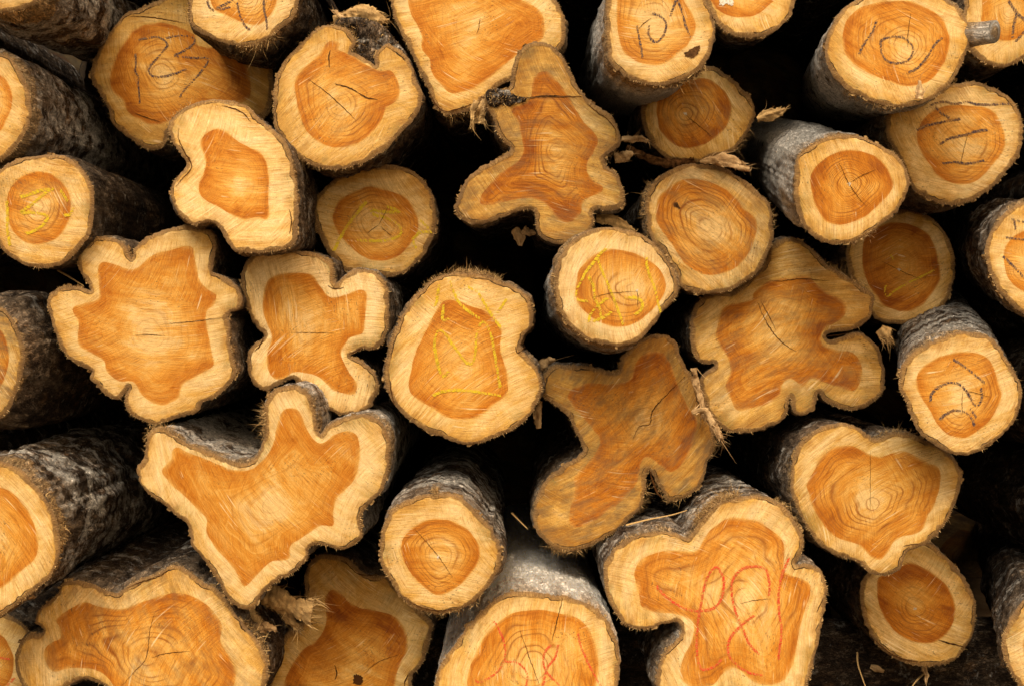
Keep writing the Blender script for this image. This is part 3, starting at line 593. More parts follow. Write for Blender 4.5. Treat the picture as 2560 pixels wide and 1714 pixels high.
L_('shaded round log with a brown heart and white pith under the navy marked top log',
   P('13', '1530,440 1600,480 1690,550 1760,620 1795,700 1790,790 1740,880 1680,960 1600,1010 1500,1040 1400,1060 1290,1060 1200,1020 1130,950 1080,860 1055,770 1060,680 1100,600 1160,560 1250,480 1380,430'),
   P('13', '1170,640 1250,560 1350,525 1450,510 1530,540 1600,600 1640,680 1635,770 1590,850 1510,920 1420,960 1330,970 1250,930 1190,870 1160,790 1155,710'),
   sw=0.1, y=.22, pale=-0.02, bri=0.98, wth=0.4, saw=60, rings=5, barkb=0.9, pith=P('13', '1335,745')[0], cracks=[('13', 2.5, '1340,750 1440,830 1520,900')],
   extra=blob([P('13', '1320,735 1340,725 1362,740 1350,760 1325,755')], 'pith', 'chalk'), fringe=[((1850, 350), 35, 40, 16, 'fibre')])
L_('round log with a deep orange heart and fine ring lines, thick grey bark above it',
   P('14', '620,1010 680,960 770,910 860,880 960,880 1060,900 1160,950 1250,1000 1310,1070 1340,1150 1345,1210 1320,1290 1270,1370 1210,1430 1150,1480 1100,1517 1020,1567 930,1592 840,1597 750,1567 680,1507 630,1437 600,1337 590,1230 595,1110'),
   P('14', '700,1150 740,1080 820,1020 920,985 1020,990 1110,1020 1180,1080 1220,1150 1235,1220 1190,1290 1130,1350 1060,1410 980,1450 890,1470 810,1455 760,1400 720,1320 700,1230'),
   rs=1.2, y=-.26, pale=-0.04, saw=80, rings=15, white=0.72, tan=.35, vp=(1560,190), pith=P('14', '948,1200')[0],
   cracks=[('14', 2.5, '880,1060 940,1190 1000,1280 1060,1350|950,1195 1040,1145 1120,1110')], fringe=[((2170, 590), 40, 40, 10, 'splinter')],
   extra=blob([P('14', '930,1200 950,1188 972,1195 960,1215 940,1218')], 'pith', 'chalk'))
L_('log with short navy crayon bars stacked across its end near the right edge',
   P('14', '1190,820 1200,760 1250,710 1340,680 1430,660 1500,610 1580,560 1680,540 1790,540 1890,570 1980,620 2050,700 2085,800 2085,920 2060,1020 2000,1100 1920,1190 1830,1270 1720,1320 1600,1340 1500,1310 1400,1260 1350,1200 1310,1100 1270,1020 1230,950 1195,880'),
   P('14', '1500,720 1600,690 1720,690 1830,700 1900,740 1940,810 1965,910 1955,990 1900,1060 1840,1130 1760,1190 1680,1205 1600,1190 1530,1150 1480,1080 1430,1010 1395,930 1390,860 1430,790'),
   y=.06, pale=.15, saw=8, rings=4, wth=.25,
   marks=[('navy', '14', 9, '1480,690 1560,665 1640,680 1720,665 1800,685 1990,680|1395,850 1460,820 1560,800 1670,780|1545,940 1610,905 1700,885 1780,860 1850,850|1560,1070 1640,1060 1720,1070 1830,1050|1510,700 1550,740 1600,770')],
   cracks=[('14', 2.2, '1730,860 1700,960 1675,1080')])
L_('round log right of centre with swirling rings and a small dark knot hole',
   P('13', '1100,1250 1160,1170 1240,1110 1350,1075 1460,1075 1560,1090 1660,1130 1760,1200 1850,1280 1900,1350 1915,1450 1920,1547 1890,1637 1850,1727 1780,1807 1690,1867 1600,1907 1500,1917 1400,1912 1310,1870 1270,1770 1200,1650 1120,1560 1095,1450 1085,1350'),
   P('13', '1170,1290 1230,1230 1310,1180 1400,1170 1500,1190 1590,1230 1670,1290 1730,1370 1800,1430 1810,1500 1800,1537 1770,1627 1720,1707 1640,1767 1530,1797 1440,1787 1350,1737 1290,1657 1240,1577 1180,1497 1150,1407'),
   rs=1.1, y=-.01, pale=.18, saw=35, rings=8, wth=0.45, pith=P('13', '1480,1475')[0], extra=blob([P('13', '1262,1335 1285,1322 1300,1345 1310,1368 1285,1358 1265,1350')]),
   fringe=[((1600, 500), 50, 90, 16, 'fibre'), ((1615, 590), 40, 50, 12, 'fibre'), ((1940, 540), 30, 30, 12, 'fibre')])
L_('round pale log with bright yellow crayon strokes in the middle of the pile',
   P('23', '850,178 960,190 1060,225 1150,290 1220,380 1270,460 1295,540 1290,610 1240,680 1170,760 1100,850 1030,920 930,950 830,945 720,915 630,860 560,790 510,700 490,600 485,480 515,380 570,300 650,230 740,190'),
   P('23', '860,325 960,335 1060,370 1150,430 1200,500 1215,570 1190,640 1130,710 1050,780 970,820 880,825 790,800 710,750 650,690 625,620 630,530 650,460 710,390 780,345'),
   sp=0.26, y=-.24, pale=0.14, saw=85, rings=5, white=0.5, tan=.6, vp=(1290, 930), flare=.03, pith=P('23', '1025,590')[0],
   marks=[('yellow', '23', 10, '820,320 770,370 700,460 660,530 630,600 640,650 700,660|710,500 740,560 750,640 780,700 790,760|770,390 800,470 840,560 880,660 910,740 935,810|830,640 770,690 720,750 715,790|740,790 800,770 860,730|950,640 1020,640 1060,670 1050,720 1010,750|1085,380 1100,470 1140,570 1160,660 1180,730')],
   cracks=[('23', 2.2, '730,640 850,610 1020,595|1025,590 1032,640 1030,700')], extra=blob([P('23', '1012,580 1030,575 1042,590 1030,605 1014,600')], 'pith', 'chalk'), fringe=[((1355, 705), 40, 30, 16, 'fibre')])
L_('large lobed log right of centre with deep bark clefts and a scarred tan heart',
   P('24', '560,245 640,270 710,320 770,390 840,450 930,500 1010,550 1090,600 1115,650 1090,760 1030,820 960,850 890,862 825,868 798,890 830,915 900,893 1000,870 1080,900 1140,960 1170,1050 1180,1150 1175,1240 1120,1310 1040,1360 950,1370 860,1350 790,1310 748,1262 735,1330 710,1380 640,1405 590,1390 572,1350 566,1290 556,1330 540,1410 470,1460 380,1500 280,1520 160,1510 80,1460 16,1370 -24,1220 -24,1160 16,1120 66,1088 66,1062 26,1070 -44,1040 -79,970 -89,890 -84,780 -54,690 -4,630 60,610 200,590 280,530 330,480 400,400 430,320 480,260'),
   P('24', '130,700 230,670 310,650 330,600 430,530 560,510 680,500 740,560 820,610 900,650 930,700 910,760 840,810 790,840 765,890 780,945 880,980 960,990 1010,1040 1030,1110 1020,1190 980,1240 900,1230 820,1200 750,1180 700,1165 650,1215 610,1190 560,1165 510,1200 500,1270 430,1320 340,1350 220,1370 180,1300 140,1220 170,1120 160,1040 110,960 75,900 90,810'),
   sp=-0.06, sw=0.4, y=.06, pale=0.06, saw=-20, rings=3, wth=0.5, bri=0.94, cracks=[('24', 4, '350,670 420,820 500,920 600,990', 'rot'), ('24', 3, '370,660 430,770 470,850', 'rot'), ('24', 3, '400,520 500,530 640,515 820,530|800,890 870,880 960,868')],
   fringe=[((2120, 690), 60, 90, 18, 'fibre'), ((1790, 1030), 40, 40, 16, 'splinter')])
L_('deep set dark orange round log with faint yellow strokes',
   P('24', '1320,60 1430,80 1530,150 1600,250 1640,370 1640,500 1610,620 1540,720 1440,790 1330,810 1220,810 1120,770 1040,680 980,560 940,450 930,340 960,230 1050,130 1180,70'),
   P('24', '1060,230 1150,170 1260,145 1370,170 1460,220 1510,310 1535,420 1540,520 1500,600 1430,680 1350,725 1260,720 1170,690 1120,620 1070,540 1035,430 1035,320'),
   sw=0.1, sp=0.05, y=0.27, pale=-0.12, bri=1.05, saw=-30, rings=6, barkb=1.0, marks=[('yellow', '24', 7, '1190,560 1180,600 1200,630 1250,590 1320,550 1400,510 1500,460|1220,360 1240,390')], cracks=[('24', 2, '1160,400 1280,460 1420,520')],
   extra=blob([P('24', '1255,450 1275,440 1290,455 1275,472')], 'pith', 'chalk'))
L_('log cut off by the right edge with navy crayon lines and a rugged grey side',
   P('24', '2100,10 2000,60 1930,125 1870,220 1840,320 1850,420 1890,520 1950,620 2020,690 2091,740 2200,760 2330,700 2420,560 2430,350 2380,150 2250,20'),
   P('24', '2091,200 2000,260 1960,350 1970,470 2020,550 2091,600 2200,610 2280,520 2300,380 2240,240 2150,190'), y=-.2, pale=.12, wth=.2, white=.2, tan=.45, vp=(2150, 540), body_amp=1.3, flare=.05,
   marks=[('navy', '24', 8, '2010,125 2050,135 2095,145|2025,130 2035,190|1970,245 2030,252 2095,260|1955,370 2020,430 2095,510')])
L_('log with a navy slash above two curved navy strokes at the right',
   P('24', '1275,1180 1300,1070 1370,990 1450,940 1560,890 1680,865 1790,870 1880,900 1940,960 1990,1050 2040,1130 2080,1220 2080,1320 2040,1430 1970,1520 1880,1590 1800,1640 1700,1665 1600,1650 1500,1590 1410,1520 1360,1430 1330,1330 1290,1260'),
   P('24', '1400,1130 1470,1060 1570,1015 1680,995 1790,1000 1860,1040 1900,1110 1920,1190 1945,1270 1920,1340 1870,1430 1800,1500 1700,1550 1600,1530 1530,1470 1480,1380 1430,1300 1390,1220'),
   sp=0.15, y=-.2, pale=.2, saw=-15, rings=8, white=0.4, tan=.35, vp=(2140, 330), pith=P('24', '1690,1240')[0],
   marks=[('navy', '24', 9, '1630,1040 1720,1100 1830,1190|1480,1310 1490,1260 1550,1210 1620,1190 1680,1210 1730,1270 1760,1330 1790,1340 1815,1290 1810,1230|1540,1430 1590,1390 1640,1370 1710,1385 1750,1430 1765,1470|1740,1365 1760,1390 1780,1420')],
   cracks=[('24', 2, '1690,1250 1685,1320 1685,1400|1690,1240 1780,1260 1870,1285')])
L_('heart shaped log at the lower right with wavy concentric rings and no writing',
   P('34', '600,30 640,-30 700,-80 780,-125 870,-150 960,-140 1040,-100 1110,-55 1170,-60 1230,-90 1330,-85 1430,-50 1530,0 1620,70 1670,130 1690,200 1670,300 1630,410 1590,490 1530,580 1460,640 1390,670 1330,690 1310,740 1290,800 1220,845 1140,845 1070,820 1020,770 960,740 880,720 800,680 740,630 680,540 620,430 580,330 570,220 580,110'),
   P('34', '720,160 760,80 850,10 950,0 1020,20 1090,60 1160,70 1230,45 1310,35 1390,70 1460,110 1530,140 1545,200 1530,300 1500,390 1460,450 1430,540 1370,575 1290,590 1240,620 1210,680 1160,735 1110,730 1050,680 1000,640 900,610 820,560 760,480 710,400 685,310 670,250'),
   rs=1.0, y=-.06, pale=0.08, saw=-35, rings=9, pith=P('34', '1095,380')[0], cracks=[('34', 1.8, '1087,30 1086,250 1085,430'), ('34', 4, '1300,655 1350,642 1400,640')], fringe=[((2240, 1085), 50, 50, 12, 'fibre')])
L_('deep set dark log below the heart shaped one, a split running to its edge',
   P('34', '1480,640 1560,700 1650,790 1720,890 1770,1000 1780,1120 1760,1230 1710,1320 1640,1400 1560,1430 1450,1440 1320,1420 1220,1370 1130,1290 1070,1190 1035,1070 1020,960 1050,860 1150,750 1300,650 1400,620'),
   P('34', '1150,850 1250,800 1340,760 1430,790 1520,850 1600,930 1640,1040 1630,1140 1580,1230 1500,1280 1400,1285 1310,1250 1240,1200 1180,1120 1140,1020 1130,930'),
   sp=0.05, y=0.18, pale=-0.08, bri=1.05, wth=0.15, saw=30, rings=5, barkb=1.1, pith=P('34', '1375,1060')[0], cracks=[('34', 7, '1530,1265 1620,1290 1700,1310', 'rot'), ('34', 5, '1110,1260 1200,1340 1300,1390 1420,1412')],
   extra=blob([P('34', '1355,1055 1378,1045 1395,1062 1375,1080')], 'pith', 'chalk'))
L_('dark barked log in the bottom right corner with a yellowish end',
   P('34', '2120,990 2050,1060 1990,1160 1950,1260 1960,1370 2000,1470 2060,1560 2150,1620 2300,1600 2400,1450 2420,1250 2350,1080 2230,990'),
   P('34', '2150,1150 2100,1230 2090,1330 2130,1430 2220,1460 2290,1380 2300,1250 2240,1160'), y=-.3, pale=.2, wth=.35, white=.15, tan=.3, vp=(2360, 1000), flare=.08, body_amp=1.4, barkb=.8)
L_('flower shaped log with many lobes left of centre and a pale swirled middle',
   P('21', '505,430 510,350 560,280 630,240 710,240 780,270 830,310 855,370 880,310 950,250 1030,210 1130,180 1210,160 1280,180 1350,190 1400,230 1410,310 1390,400 1385,470 1430,490 1500,520 1550,570 1580,640 1560,710 1510,730 1490,750 1500,830 1500,920 1520,1000 1540,1090 1530,1160 1480,1230 1400,1290 1320,1320 1290,1380 1200,1410 1100,1440 1000,1465 930,1440 850,1400 815,1340 812,1280 838,1222 815,1260 770,1300 700,1280 630,1220 585,1160 590,1110 530,1090 450,1040 390,960 355,870 330,780 305,690 320,620 380,575 470,560 550,580 590,590 550,520 520,470'),
   P('21', '645,430 680,405 760,425 830,450 880,450 950,400 1020,350 1110,330 1200,305 1255,310 1270,370 1285,440 1300,520 1350,580 1410,620 1400,680 1350,730 1350,820 1370,920 1385,1000 1395,1080 1330,1120 1240,1170 1190,1210 1160,1290 1080,1335 1000,1320 920,1260 890,1200 850,1180 770,1180 700,1110 680,1050 600,1000 530,960 510,900 515,800 480,740 480,700 540,680 640,650 650,570 640,500'),
   y=-.09, pale=0.2, saw=4, rings=2, wth=0.15, fib=1.1, pith=P('21', '990,880')[0], cracks=[('21', 2.4, '880,882 980,880 1080,885|1050,812 1280,790 1500,765')])
L_('cross shaped log left of centre with four lobes and whitish sapwood',
   P('22', '10,480 40,400 110,350 210,330 330,330 450,340 540,370 600,410 610,500 630,545 680,500 740,455 820,450 900,480 950,540 970,640 970,760 960,870 920,950 860,980 800,970 740,1000 720,1020 780,1040 840,1080 890,1140 905,1220 880,1300 830,1370 740,1395 650,1395 560,1360 500,1300 460,1230 400,1200 330,1170 250,1210 150,1240 90,1200 50,1110 50,1010 90,940 155,890 110,830 60,740 25,640 10,560'),
   P('22', '200,510 290,480 420,480 480,500 530,570 580,630 650,630 740,600 800,590 830,620 825,700 815,800 800,870 720,900 680,950 660,1000 680,1060 720,1130 760,1200 750,1260 690,1265 610,1240 560,1190 510,1150 440,1130 350,1125 280,1165 220,1160 180,1090 180,990 210,900 180,820 150,730 150,640 170,560'),
   sp=0.34, sw=0.05, y=-.02, pale=0.12, saw=88, rings=3, wth=.08, white=.2, cracks=[('22', 2, '330,865 480,866 620,870'), ('22', 5, '575,560 620,580 680,570|155,900 130,950 95,985|710,1010 760,985 800,965')])
L_('shaded round log with large yellow crayon strokes under the curled log',
   P('12', '490,1310 540,1240 620,1170 720,1110 830,1085 950,1075 1060,1090 1140,1130 1210,1190 1260,1280 1280,1400 1280,1477 1250,1577 1200,1667 1120,1747 1040,1797 960,1812 860,1790 700,1767 620,1707 560,1617 510,1527 485,1427'),
   P('12', '610,1390 650,1310 740,1260 850,1220 970,1250 1080,1290 1140,1370 1165,1450 1150,1540 1090,1620 1000,1690 880,1700 780,1660 700,1590 640,1520 610,1450'),
   sw=0.2, y=.14, pale=0.1, bri=1.0, wth=0.1, saw=0, rings=4, barkb=1.0, fib=1.5, pith=P('12', '905,1475')[0],
   marks=[('yellow', '12', 11, '825,1320 760,1400 700,1480 650,1565 615,1637|960,1350 1040,1385 940,1385 870,1375 870,1400 940,1420 1010,1450 1050,1490 1040,1540 960,1570 860,1575 770,1570|1180,1440 1230,1490|1250,1517 1180,1517 1150,1545 1130,1567 1150,1620')],
   cracks=[('12', 2.4, '905,1475 925,1440 970,1350|905,1475 870,1495 830,1530|920,1480 950,1510 990,1540')])
L_('large oval log in the centre with looping yellow crayon and a shaggy bark top',
   P('22', '1250,530 1330,490 1430,470 1550,480 1660,510 1760,550 1850,600 1900,660 1920,750 1900,830 1850,900 1830,950 1870,1010 1930,1080 1970,1180 1970,1260 1930,1350 1860,1440 1760,1510 1650,1560 1560,1588 1460,1592 1350,1560 1220,1510 1110,1440 1020,1350 960,1250 940,1130 960,1010 990,900 1040,800 1090,700 1160,610'),
   P('22', '1340,660 1430,665 1500,690 1590,720 1660,770 1710,850 1700,930 1710,1020 1740,1110 1750,1200 1740,1270 1660,1330 1560,1410 1450,1430 1340,1410 1260,1360 1180,1310 1110,1250 1110,1150 1140,1020 1180,920 1230,830 1280,730'),
   y=-.12, pale=0.1, saw=-35, rings=2, fib=1.8, wth=.12,
   marks=[('yellow', '22', 10, '1370,530 1400,610 1430,670 1500,730 1560,770|1490,570 1550,600 1600,680 1650,760 1700,830|1300,560 1280,690|1740,650 1680,740|1280,1010 1270,940 1290,860 1330,860 1380,930 1430,1000 1480,1060 1520,1060 1540,980 1545,880 1570,810 1600,800 1640,880 1660,980 1680,1100 1700,1220|1280,1010 1300,1100 1330,1150 1360,1120|1260,1275 1340,1245 1450,1240 1580,1255 1700,1275|1330,690 1325,780 1365,775')],
   fringe=[((1190, 680), 60, 170, 15, 'fibre'), ((1100, 690), 60, 80, 12, 'fibre'), ((1200, 690), 30, 30, 15, 'splinter')], cracks=[('22', 5, '985,1180 990,1260 1010,1340|1800,955 1815,1000 1860,960')])
L_('weathered brown log with four lobes below the pale yellow marked log',
   P('23', '1150,880 1230,890 1280,930 1310,1010 1350,1090 1390,1150 1410,1230 1450,1320 1500,1430 1530,1520 1530,1625 1490,1705 1470,1785 1430,1875 1340,1945 1240,1965 1200,1915 1150,1835 1110,1765 1088,1795 1080,1905 1050,2005 980,2085 900,2155 790,2225 680,2275 570,2295 470,2265 400,2205 360,2135 350,2045 370,1935 430,1835 510,1755 600,1695 670,1640 650,1570 610,1490 590,1430 540,1380 480,1330 420,1290 405,1200 430,1120 500,1075 600,1080 700,1085 800,1100 880,1130 912,1110 920,1040 970,970 1050,910'),
   P('23', '1080,1000 1180,990 1240,1060 1270,1150 1300,1230 1350,1330 1420,1430 1400,1560 1340,1700 1250,1770 1160,1720 1090,1680 1050,1720 1020,1850 930,1960 820,2040 700,2120 600,2130 590,2030 620,1900 620,1800 700,1720 760,1640 780,1560 700,1450 600,1340 580,1260 680,1200 850,1200 980,1170 1010,1080'),
   sp=-0.34, sw=0.75, y=.0, pale=0.08, wth=0.6, bri=0.92, saw=-50, rings=3, tan=.3, fib=1.3, cracks=[('23', 4, '1340,1150 1230,1260 1130,1370 1110,1460 1040,1480 1000,1560'), ('23', 9, '1112,1770 1130,1840 1160,1910 1200,1950')],
   fringe=[((1640, 1260), 60, 80, 18, 'fibre'), ((1420, 1385), 60, 90, 18, 'fibre'), ((1790, 1080), 60, 60, 16, 'fibre')])
L_('round log low in the centre with a long bark covered top side',
   P('32', '915,640 930,530 980,430 1060,370 1160,330 1280,310 1400,320 1480,360 1560,440 1630,520 1680,610 1710,700 1700,790 1650,880 1590,960 1500,1040 1380,1085 1260,1095 1150,1060 1060,1000 1000,910 940,820 915,730'),
   P('32', '1055,650 1080,580 1150,520 1240,480 1340,480 1430,510 1500,560 1550,630 1570,700 1545,780 1500,840 1430,910 1350,960 1280,970 1200,920 1140,860 1090,790 1060,720'),
   y=-.28, pale=.10, saw=6, rings=6, white=0.3, tan=.22, pith=P('32', '1295,725')[0], cracks=[('32', 2.6, '1140,540 1290,710 1390,860'), ('32', 5, '1080,1000 1180,1050 1300,1075 1420,1055')],
   extra=blob([P('32', '1280,715 1298,708 1312,722 1300,742 1284,735')], 'pith', 'chalk'), fringe=[((1080, 1150), 60, 80, 14, 'fibre'), ((1120, 1530), 90, 80, 10, 'fibre')])
L_('log with white dusted bark and curving red crayon, cut off by the bottom edge',
   P('33', '-288,1500 -238,1400 -168,1300 -108,1210 -38,1130 52,1040 132,980 222,950 340,958 440,968 550,980 650,1010 740,1050 810,1110 860,1190 900,1280 910,1370 915,1460 900,1560 880,1680 800,1850 600,1950 300,1980 0,1930 -200,1820 -290,1650'),
   P('33', '-70,1450 -30,1370 20,1260 90,1180 180,1110 280,1075 400,1070 520,1090 630,1120 700,1180 740,1260 760,1340 775,1420 760,1550 700,1700 500,1800 200,1820 0,1720 -80,1580'),
   y=-.24, pale=.2, saw=85, rings=5, white=1.15, tan=.1, pith=P('33', '350,1440')[0], barkb=1.5,
   marks=[('red', '33', 8, '90,1140 130,1210 160,1290 165,1370 140,1440 80,1500 0,1540 -30,1530|165,1405 230,1410 280,1440 310,1500 300,1568|460,1300 420,1350 415,1420 440,1480 520,1560|510,1300 490,1380 440,1450 410,1560|640,1225 660,1310 700,1400 740,1480 790,1568')],
   cracks=[('33', 3, '260,1200 330,1400 390,1560|540,990 500,1150 470,1270')])
L_('large lobed log at the lower right with looping red crayon across its heart',
   P('33', '810,800 840,720 900,650 980,600 1080,570 1180,560 1280,570 1350,600 1390,560 1430,500 1490,430 1560,370 1650,340 1760,325 1870,330 1954,370 2014,420 2064,500 2104,570 2114,660 2084,740 2064,775 2144,770 2214,800 2254,860 2269,950 2264,1050 2234,1150 2224,1250 2194,1350 2174,1450 2144,1560 2104,1680 1964,1760 1800,1750 1700,1700 1640,1640 1580,1720 1400,1780 1220,1700 1150,1560 1170,1430 1220,1330 1280,1270 1320,1210 1290,1150 1220,1160 1130,1190 1030,1200 940,1160 880,1080 830,980 810,890'),
   P('33', '1010,830 1040,760 1110,710 1230,685 1330,690 1420,680 1470,600 1530,530 1620,475 1730,475 1830,500 1920,560 1980,620 1990,700 1985,780 2000,830 2080,860 2150,900 2160,960 2130,1050 2100,1150 2070,1300 2040,1430 1980,1530 1870,1560 1780,1530 1700,1460 1640,1450 1580,1490 1520,1560 1400,1580 1310,1500 1330,1380 1380,1280 1400,1190 1380,1130 1280,1100 1150,1080 1060,1050 1040,980 1020,900'),
   sp=0.14, sw=0.25, y=-.2, pale=.18, saw=-80, rings=4, wth=.12, fib=1.3, white=.3, pith=P('33', '1760,1010')[0],
   marks=[('red', '33', 9, '1155,915 1200,970 1280,1030 1370,1070 1450,1075 1520,1060 1570,1010 1590,940 1590,870 1560,800 1540,790 1500,830 1470,900 1450,1000 1430,1100 1420,1200 1415,1300 1430,1420 1460,1460 1530,1440 1580,1390|1890,970 1890,880 1860,800 1780,785 1700,810 1650,880 1645,960 1660,1050 1690,1130 1720,1200 1760,1290 1820,1355|1790,1105 1720,1160 1650,1230 1620,1300 1630,1370 1680,1430 1760,1480 1840,1495|2020,730 1980,820 1960,900 1950,1000 1955,1100 1970,1200 1960,1300 1950,1390')],
   cracks=[('33', 2, '1700,1030 1790,1005 1900,995'), ('33', 4, '2240,1000 2215,1050 2198,1085')],
   fringe=[((1780, 1245), 70, 300, 24, 'fibre'), ((1760, 1260), 55, 70, 18, 'splinter'), ((1990, 1270), 50, 60, 12, 'fibre')])
L_('broad antler shaped log at the lower left with two horns of pale wood',
   P('31', '940,60 895,140 895,190 930,270 1000,340 1080,390 1150,460 1220,510 1240,560 1245,640 1290,700 1340,760 1380,830 1420,880 1460,960 1500,1010 1560,1060 1620,1070 1670,1040 1700,980 1750,930 1820,880 1900,840 1960,790 2000,740 2008,680 2048,650 2128,650 2208,680 2288,660 2358,610 2368,560 2358,480 2378,420 2438,350 2488,310 2518,240 2538,150 2548,50 2550,0 2538,-65 2498,-145 2428,-195 2328,-205 2218,-175 2128,-125 2093,-75 2068,-125 2058,-225 2038,-305 1988,-365 1898,-395 1798,-375 1738,-295 1733,-205 1728,-105 1710,0 1660,80 1590,110 1500,95 1400,50 1300,10 1200,-30 1130,-80 1060,-120 1000,-110 955,-50'),
   P('31', '1130,30 1120,90 1060,160 1100,230 1180,300 1280,400 1350,470 1350,560 1400,650 1470,730 1520,790 1560,850 1600,915 1660,860 1720,800 1790,750 1888,730 1898,650 1968,600 2088,520 2178,520 2178,420 2208,330 2308,230 2343,100 2350,0 2330,-70 2270,-100 2180,-70 2110,-20 2050,-40 2000,-120 1960,-220 1900,-250 1840,-220 1810,-120 1780,0 1720,90 1640,150 1550,160 1450,130 1330,80 1220,40 1160,10'),
   sp=0.2, sw=0.03, y=-.16, pale=0.18, saw=48, rings=2, wth=.05, fib=1.3, white=.5, tan=.4, fringe=[((590, 1050), 80, 110, 20, 'fibre'), ((400, 1060), 60, 60, 14, 'fibre')])
L_('big log cut off by the left edge, long shaggy bark side, near the bottom left',
   P('31', '0,100 70,120 150,170 220,250 290,340 350,450 380,560 390,680 370,770 320,860 240,930 140,1010 60,1070 0,1110 -200,1180 -400,1100 -500,900 -520,600 -450,300 -300,130 -120,80'),
   P('31', '0,270 100,320 180,420 230,530 250,650 220,740 120,830 0,930 -150,980 -300,900 -380,700 -350,450 -200,290'), y=-.28, pale=.18, saw=50, rings=3, white=.3, tan=.45, body_amp=1.7,
   fringe=[((150, 1290), 70, 160, 14, 'fibre')])
L_('wide wavy topped log at the lower left cut off by the bottom edge',
   P('31', '232,1150 240,1090 300,1030 370,960 415,885 500,880 600,900 690,940 770,960 830,920 920,870 1030,830 1110,785 1190,790 1260,840 1330,890 1420,940 1480,1010 1530,1090 1600,1180 1670,1260 1730,1350 1750,1440 1740,1530 1700,1620 1600,1750 1300,1850 1000,1850 760,1750 710,1590 620,1545 540,1525 450,1565 300,1640 170,1600 110,1500 95,1400 110,1320 170,1240 285,1212'),
   P('31', '370,1130 480,1050 560,1020 650,1050 780,1070 900,1030 1050,980 1150,955 1250,980 1340,1030 1400,1090 1450,1180 1440,1280 1500,1380 1540,1480 1500,1600 1300,1720 1000,1740 800,1650 720,1530 650,1470 540,1450 440,1450 350,1470 300,1410 290,1330 340,1280 400,1250 390,1180'),
   sp=0.06, rs=1.0, y=-.12, pale=0.08, saw=58, rings=8, wth=0.4, white=.12, tan=.15, pith=P('31', '955,1385')[0], cracks=[('31', 2.4, '1010,1090 980,1200 955,1380 880,1470 800,1560|990,1380 1100,1350 1240,1340'), ('31', 5, '830,925 930,885 1040,850 1110,800')],
   fringe=[((640, 1590), 50, 60, 18, 'fibre')])
L_('shaded log in the bottom left corner with red crayon traces',
   P('31', '-150,1080 0,1090 100,1130 180,1200 220,1320 200,1500 120,1650 -50,1720 -250,1650 -320,1400 -270,1200'),
   P('31', '-100,1200 0,1230 60,1300 90,1400 70,1520 0,1590 -120,1590 -200,1450 -180,1280'), y=.10, bri=.85, pale=.05, marks=[('red', '31', 8, '-10,1380 60,1390|100,1510 50,1560')])
L_('shaded brown log at the bottom edge with a small black hole in its end',
   P('32', '430,1010 422,920 425,830 480,730 560,710 650,722 720,750 800,820 870,850 950,850 1000,900 1100,1000 1200,1090 1250,1140 1250,1220 1230,1320 1190,1420 1130,1500 1110,1600 1050,1750 800,1850 500,1850 250,1750 190,1600 190,1450 230,1340 290,1235 370,1185 420,1110'),
   P('32', '560,1000 600,940 660,960 710,1020 800,1060 920,1080 1010,1110 1060,1170 1095,1260 1090,1350 1050,1420 1020,1500 1000,1600 900,1720 600,1740 350,1680 290,1560 330,1450 400,1340 490,1280 550,1200 565,1100'),
   sp=0.0, sw=0.2, y=.12, pale=0.0, bri=1.0, wth=0.15, saw=30, rings=3, cracks=[('32', 5, '680,745 740,810 800,840 920,842|1100,1490 1080,1530 1075,1568'), ('32', 2, '810,1490 900,1410 1040,1360'), ('32', 6, '620,1430 635,1480 620,1525')],
   extra=blob([P('32', '745,1495 770,1490 800,1505 800,1545 775,1560 745,1545')], 'knot_hole', 'crack'))

# ------------------------------------------------------------------ the bearer log lying crosswise on the ground
def cross_log():
    n, k = 40, 160; V, A = [], []
    xs = np.linspace(-3.6, 3.6, k)
    z0, y0, r = .092, .42, .105
    for j, x in enumerate(xs):
        th = np.linspace(0, 2*math.pi, n, endpoint=False); q = np.c_[np.cos(th)*1.5, np.sin(th)*1.5, np.full(n, x*3)]
        rr = r*(1+.09*fbm(q, 3)+.03*fbm(q*np.array([9, 9, 3]), 2))
        V.append(np.c_[np.full(n, x), y0+rr*np.cos(th), z0+rr*np.sin(th)]); A.append(np.c_[th*r, np.full(n, x+5), np.full(n, 4.4)])
    F = np.vstack([np.c_[j*n+np.arange(n), j*n+(np.arange(n)+1) % n, (j+1)*n+(np.arange(n)+1) % n, (j+1)*n+np.arange(n)] for j in range(k-1)])
    V = np.vstack(V); root = bpy.data.objects.new('bearer_log', None); root.location = (0, y0, 0); COL.objects.link(root)
    root['label'] = 'dark brown bearer log lying crosswise under the pile at the bottom right'; root['category'] = 'log'
    mesh_obj('bark', V, F, 'bark', root, dict(bp=np.vstack(A), bt=[(0, 1.2, .7)]*len(V)))
    for s, j in ((0, 0), (1, k-1)):
        c = V[j*n:(j+1)*n]; mesh_obj('cut_end', np.vstack([c, c.mean(0)[None]]), [(a, (a+1) % n, n) for a in range(n)], 'rot', root)
cross_log()

# ------------------------------------------------------------------ logs deep in the gaps and beyond the frame
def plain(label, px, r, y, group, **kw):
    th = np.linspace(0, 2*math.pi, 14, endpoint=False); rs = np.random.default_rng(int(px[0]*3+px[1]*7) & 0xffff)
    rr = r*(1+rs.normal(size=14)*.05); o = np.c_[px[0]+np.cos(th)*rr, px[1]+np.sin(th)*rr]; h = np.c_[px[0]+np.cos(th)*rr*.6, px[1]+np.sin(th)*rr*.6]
    return build_log(label, o, h, y=y, group=group, step=10., **kw)

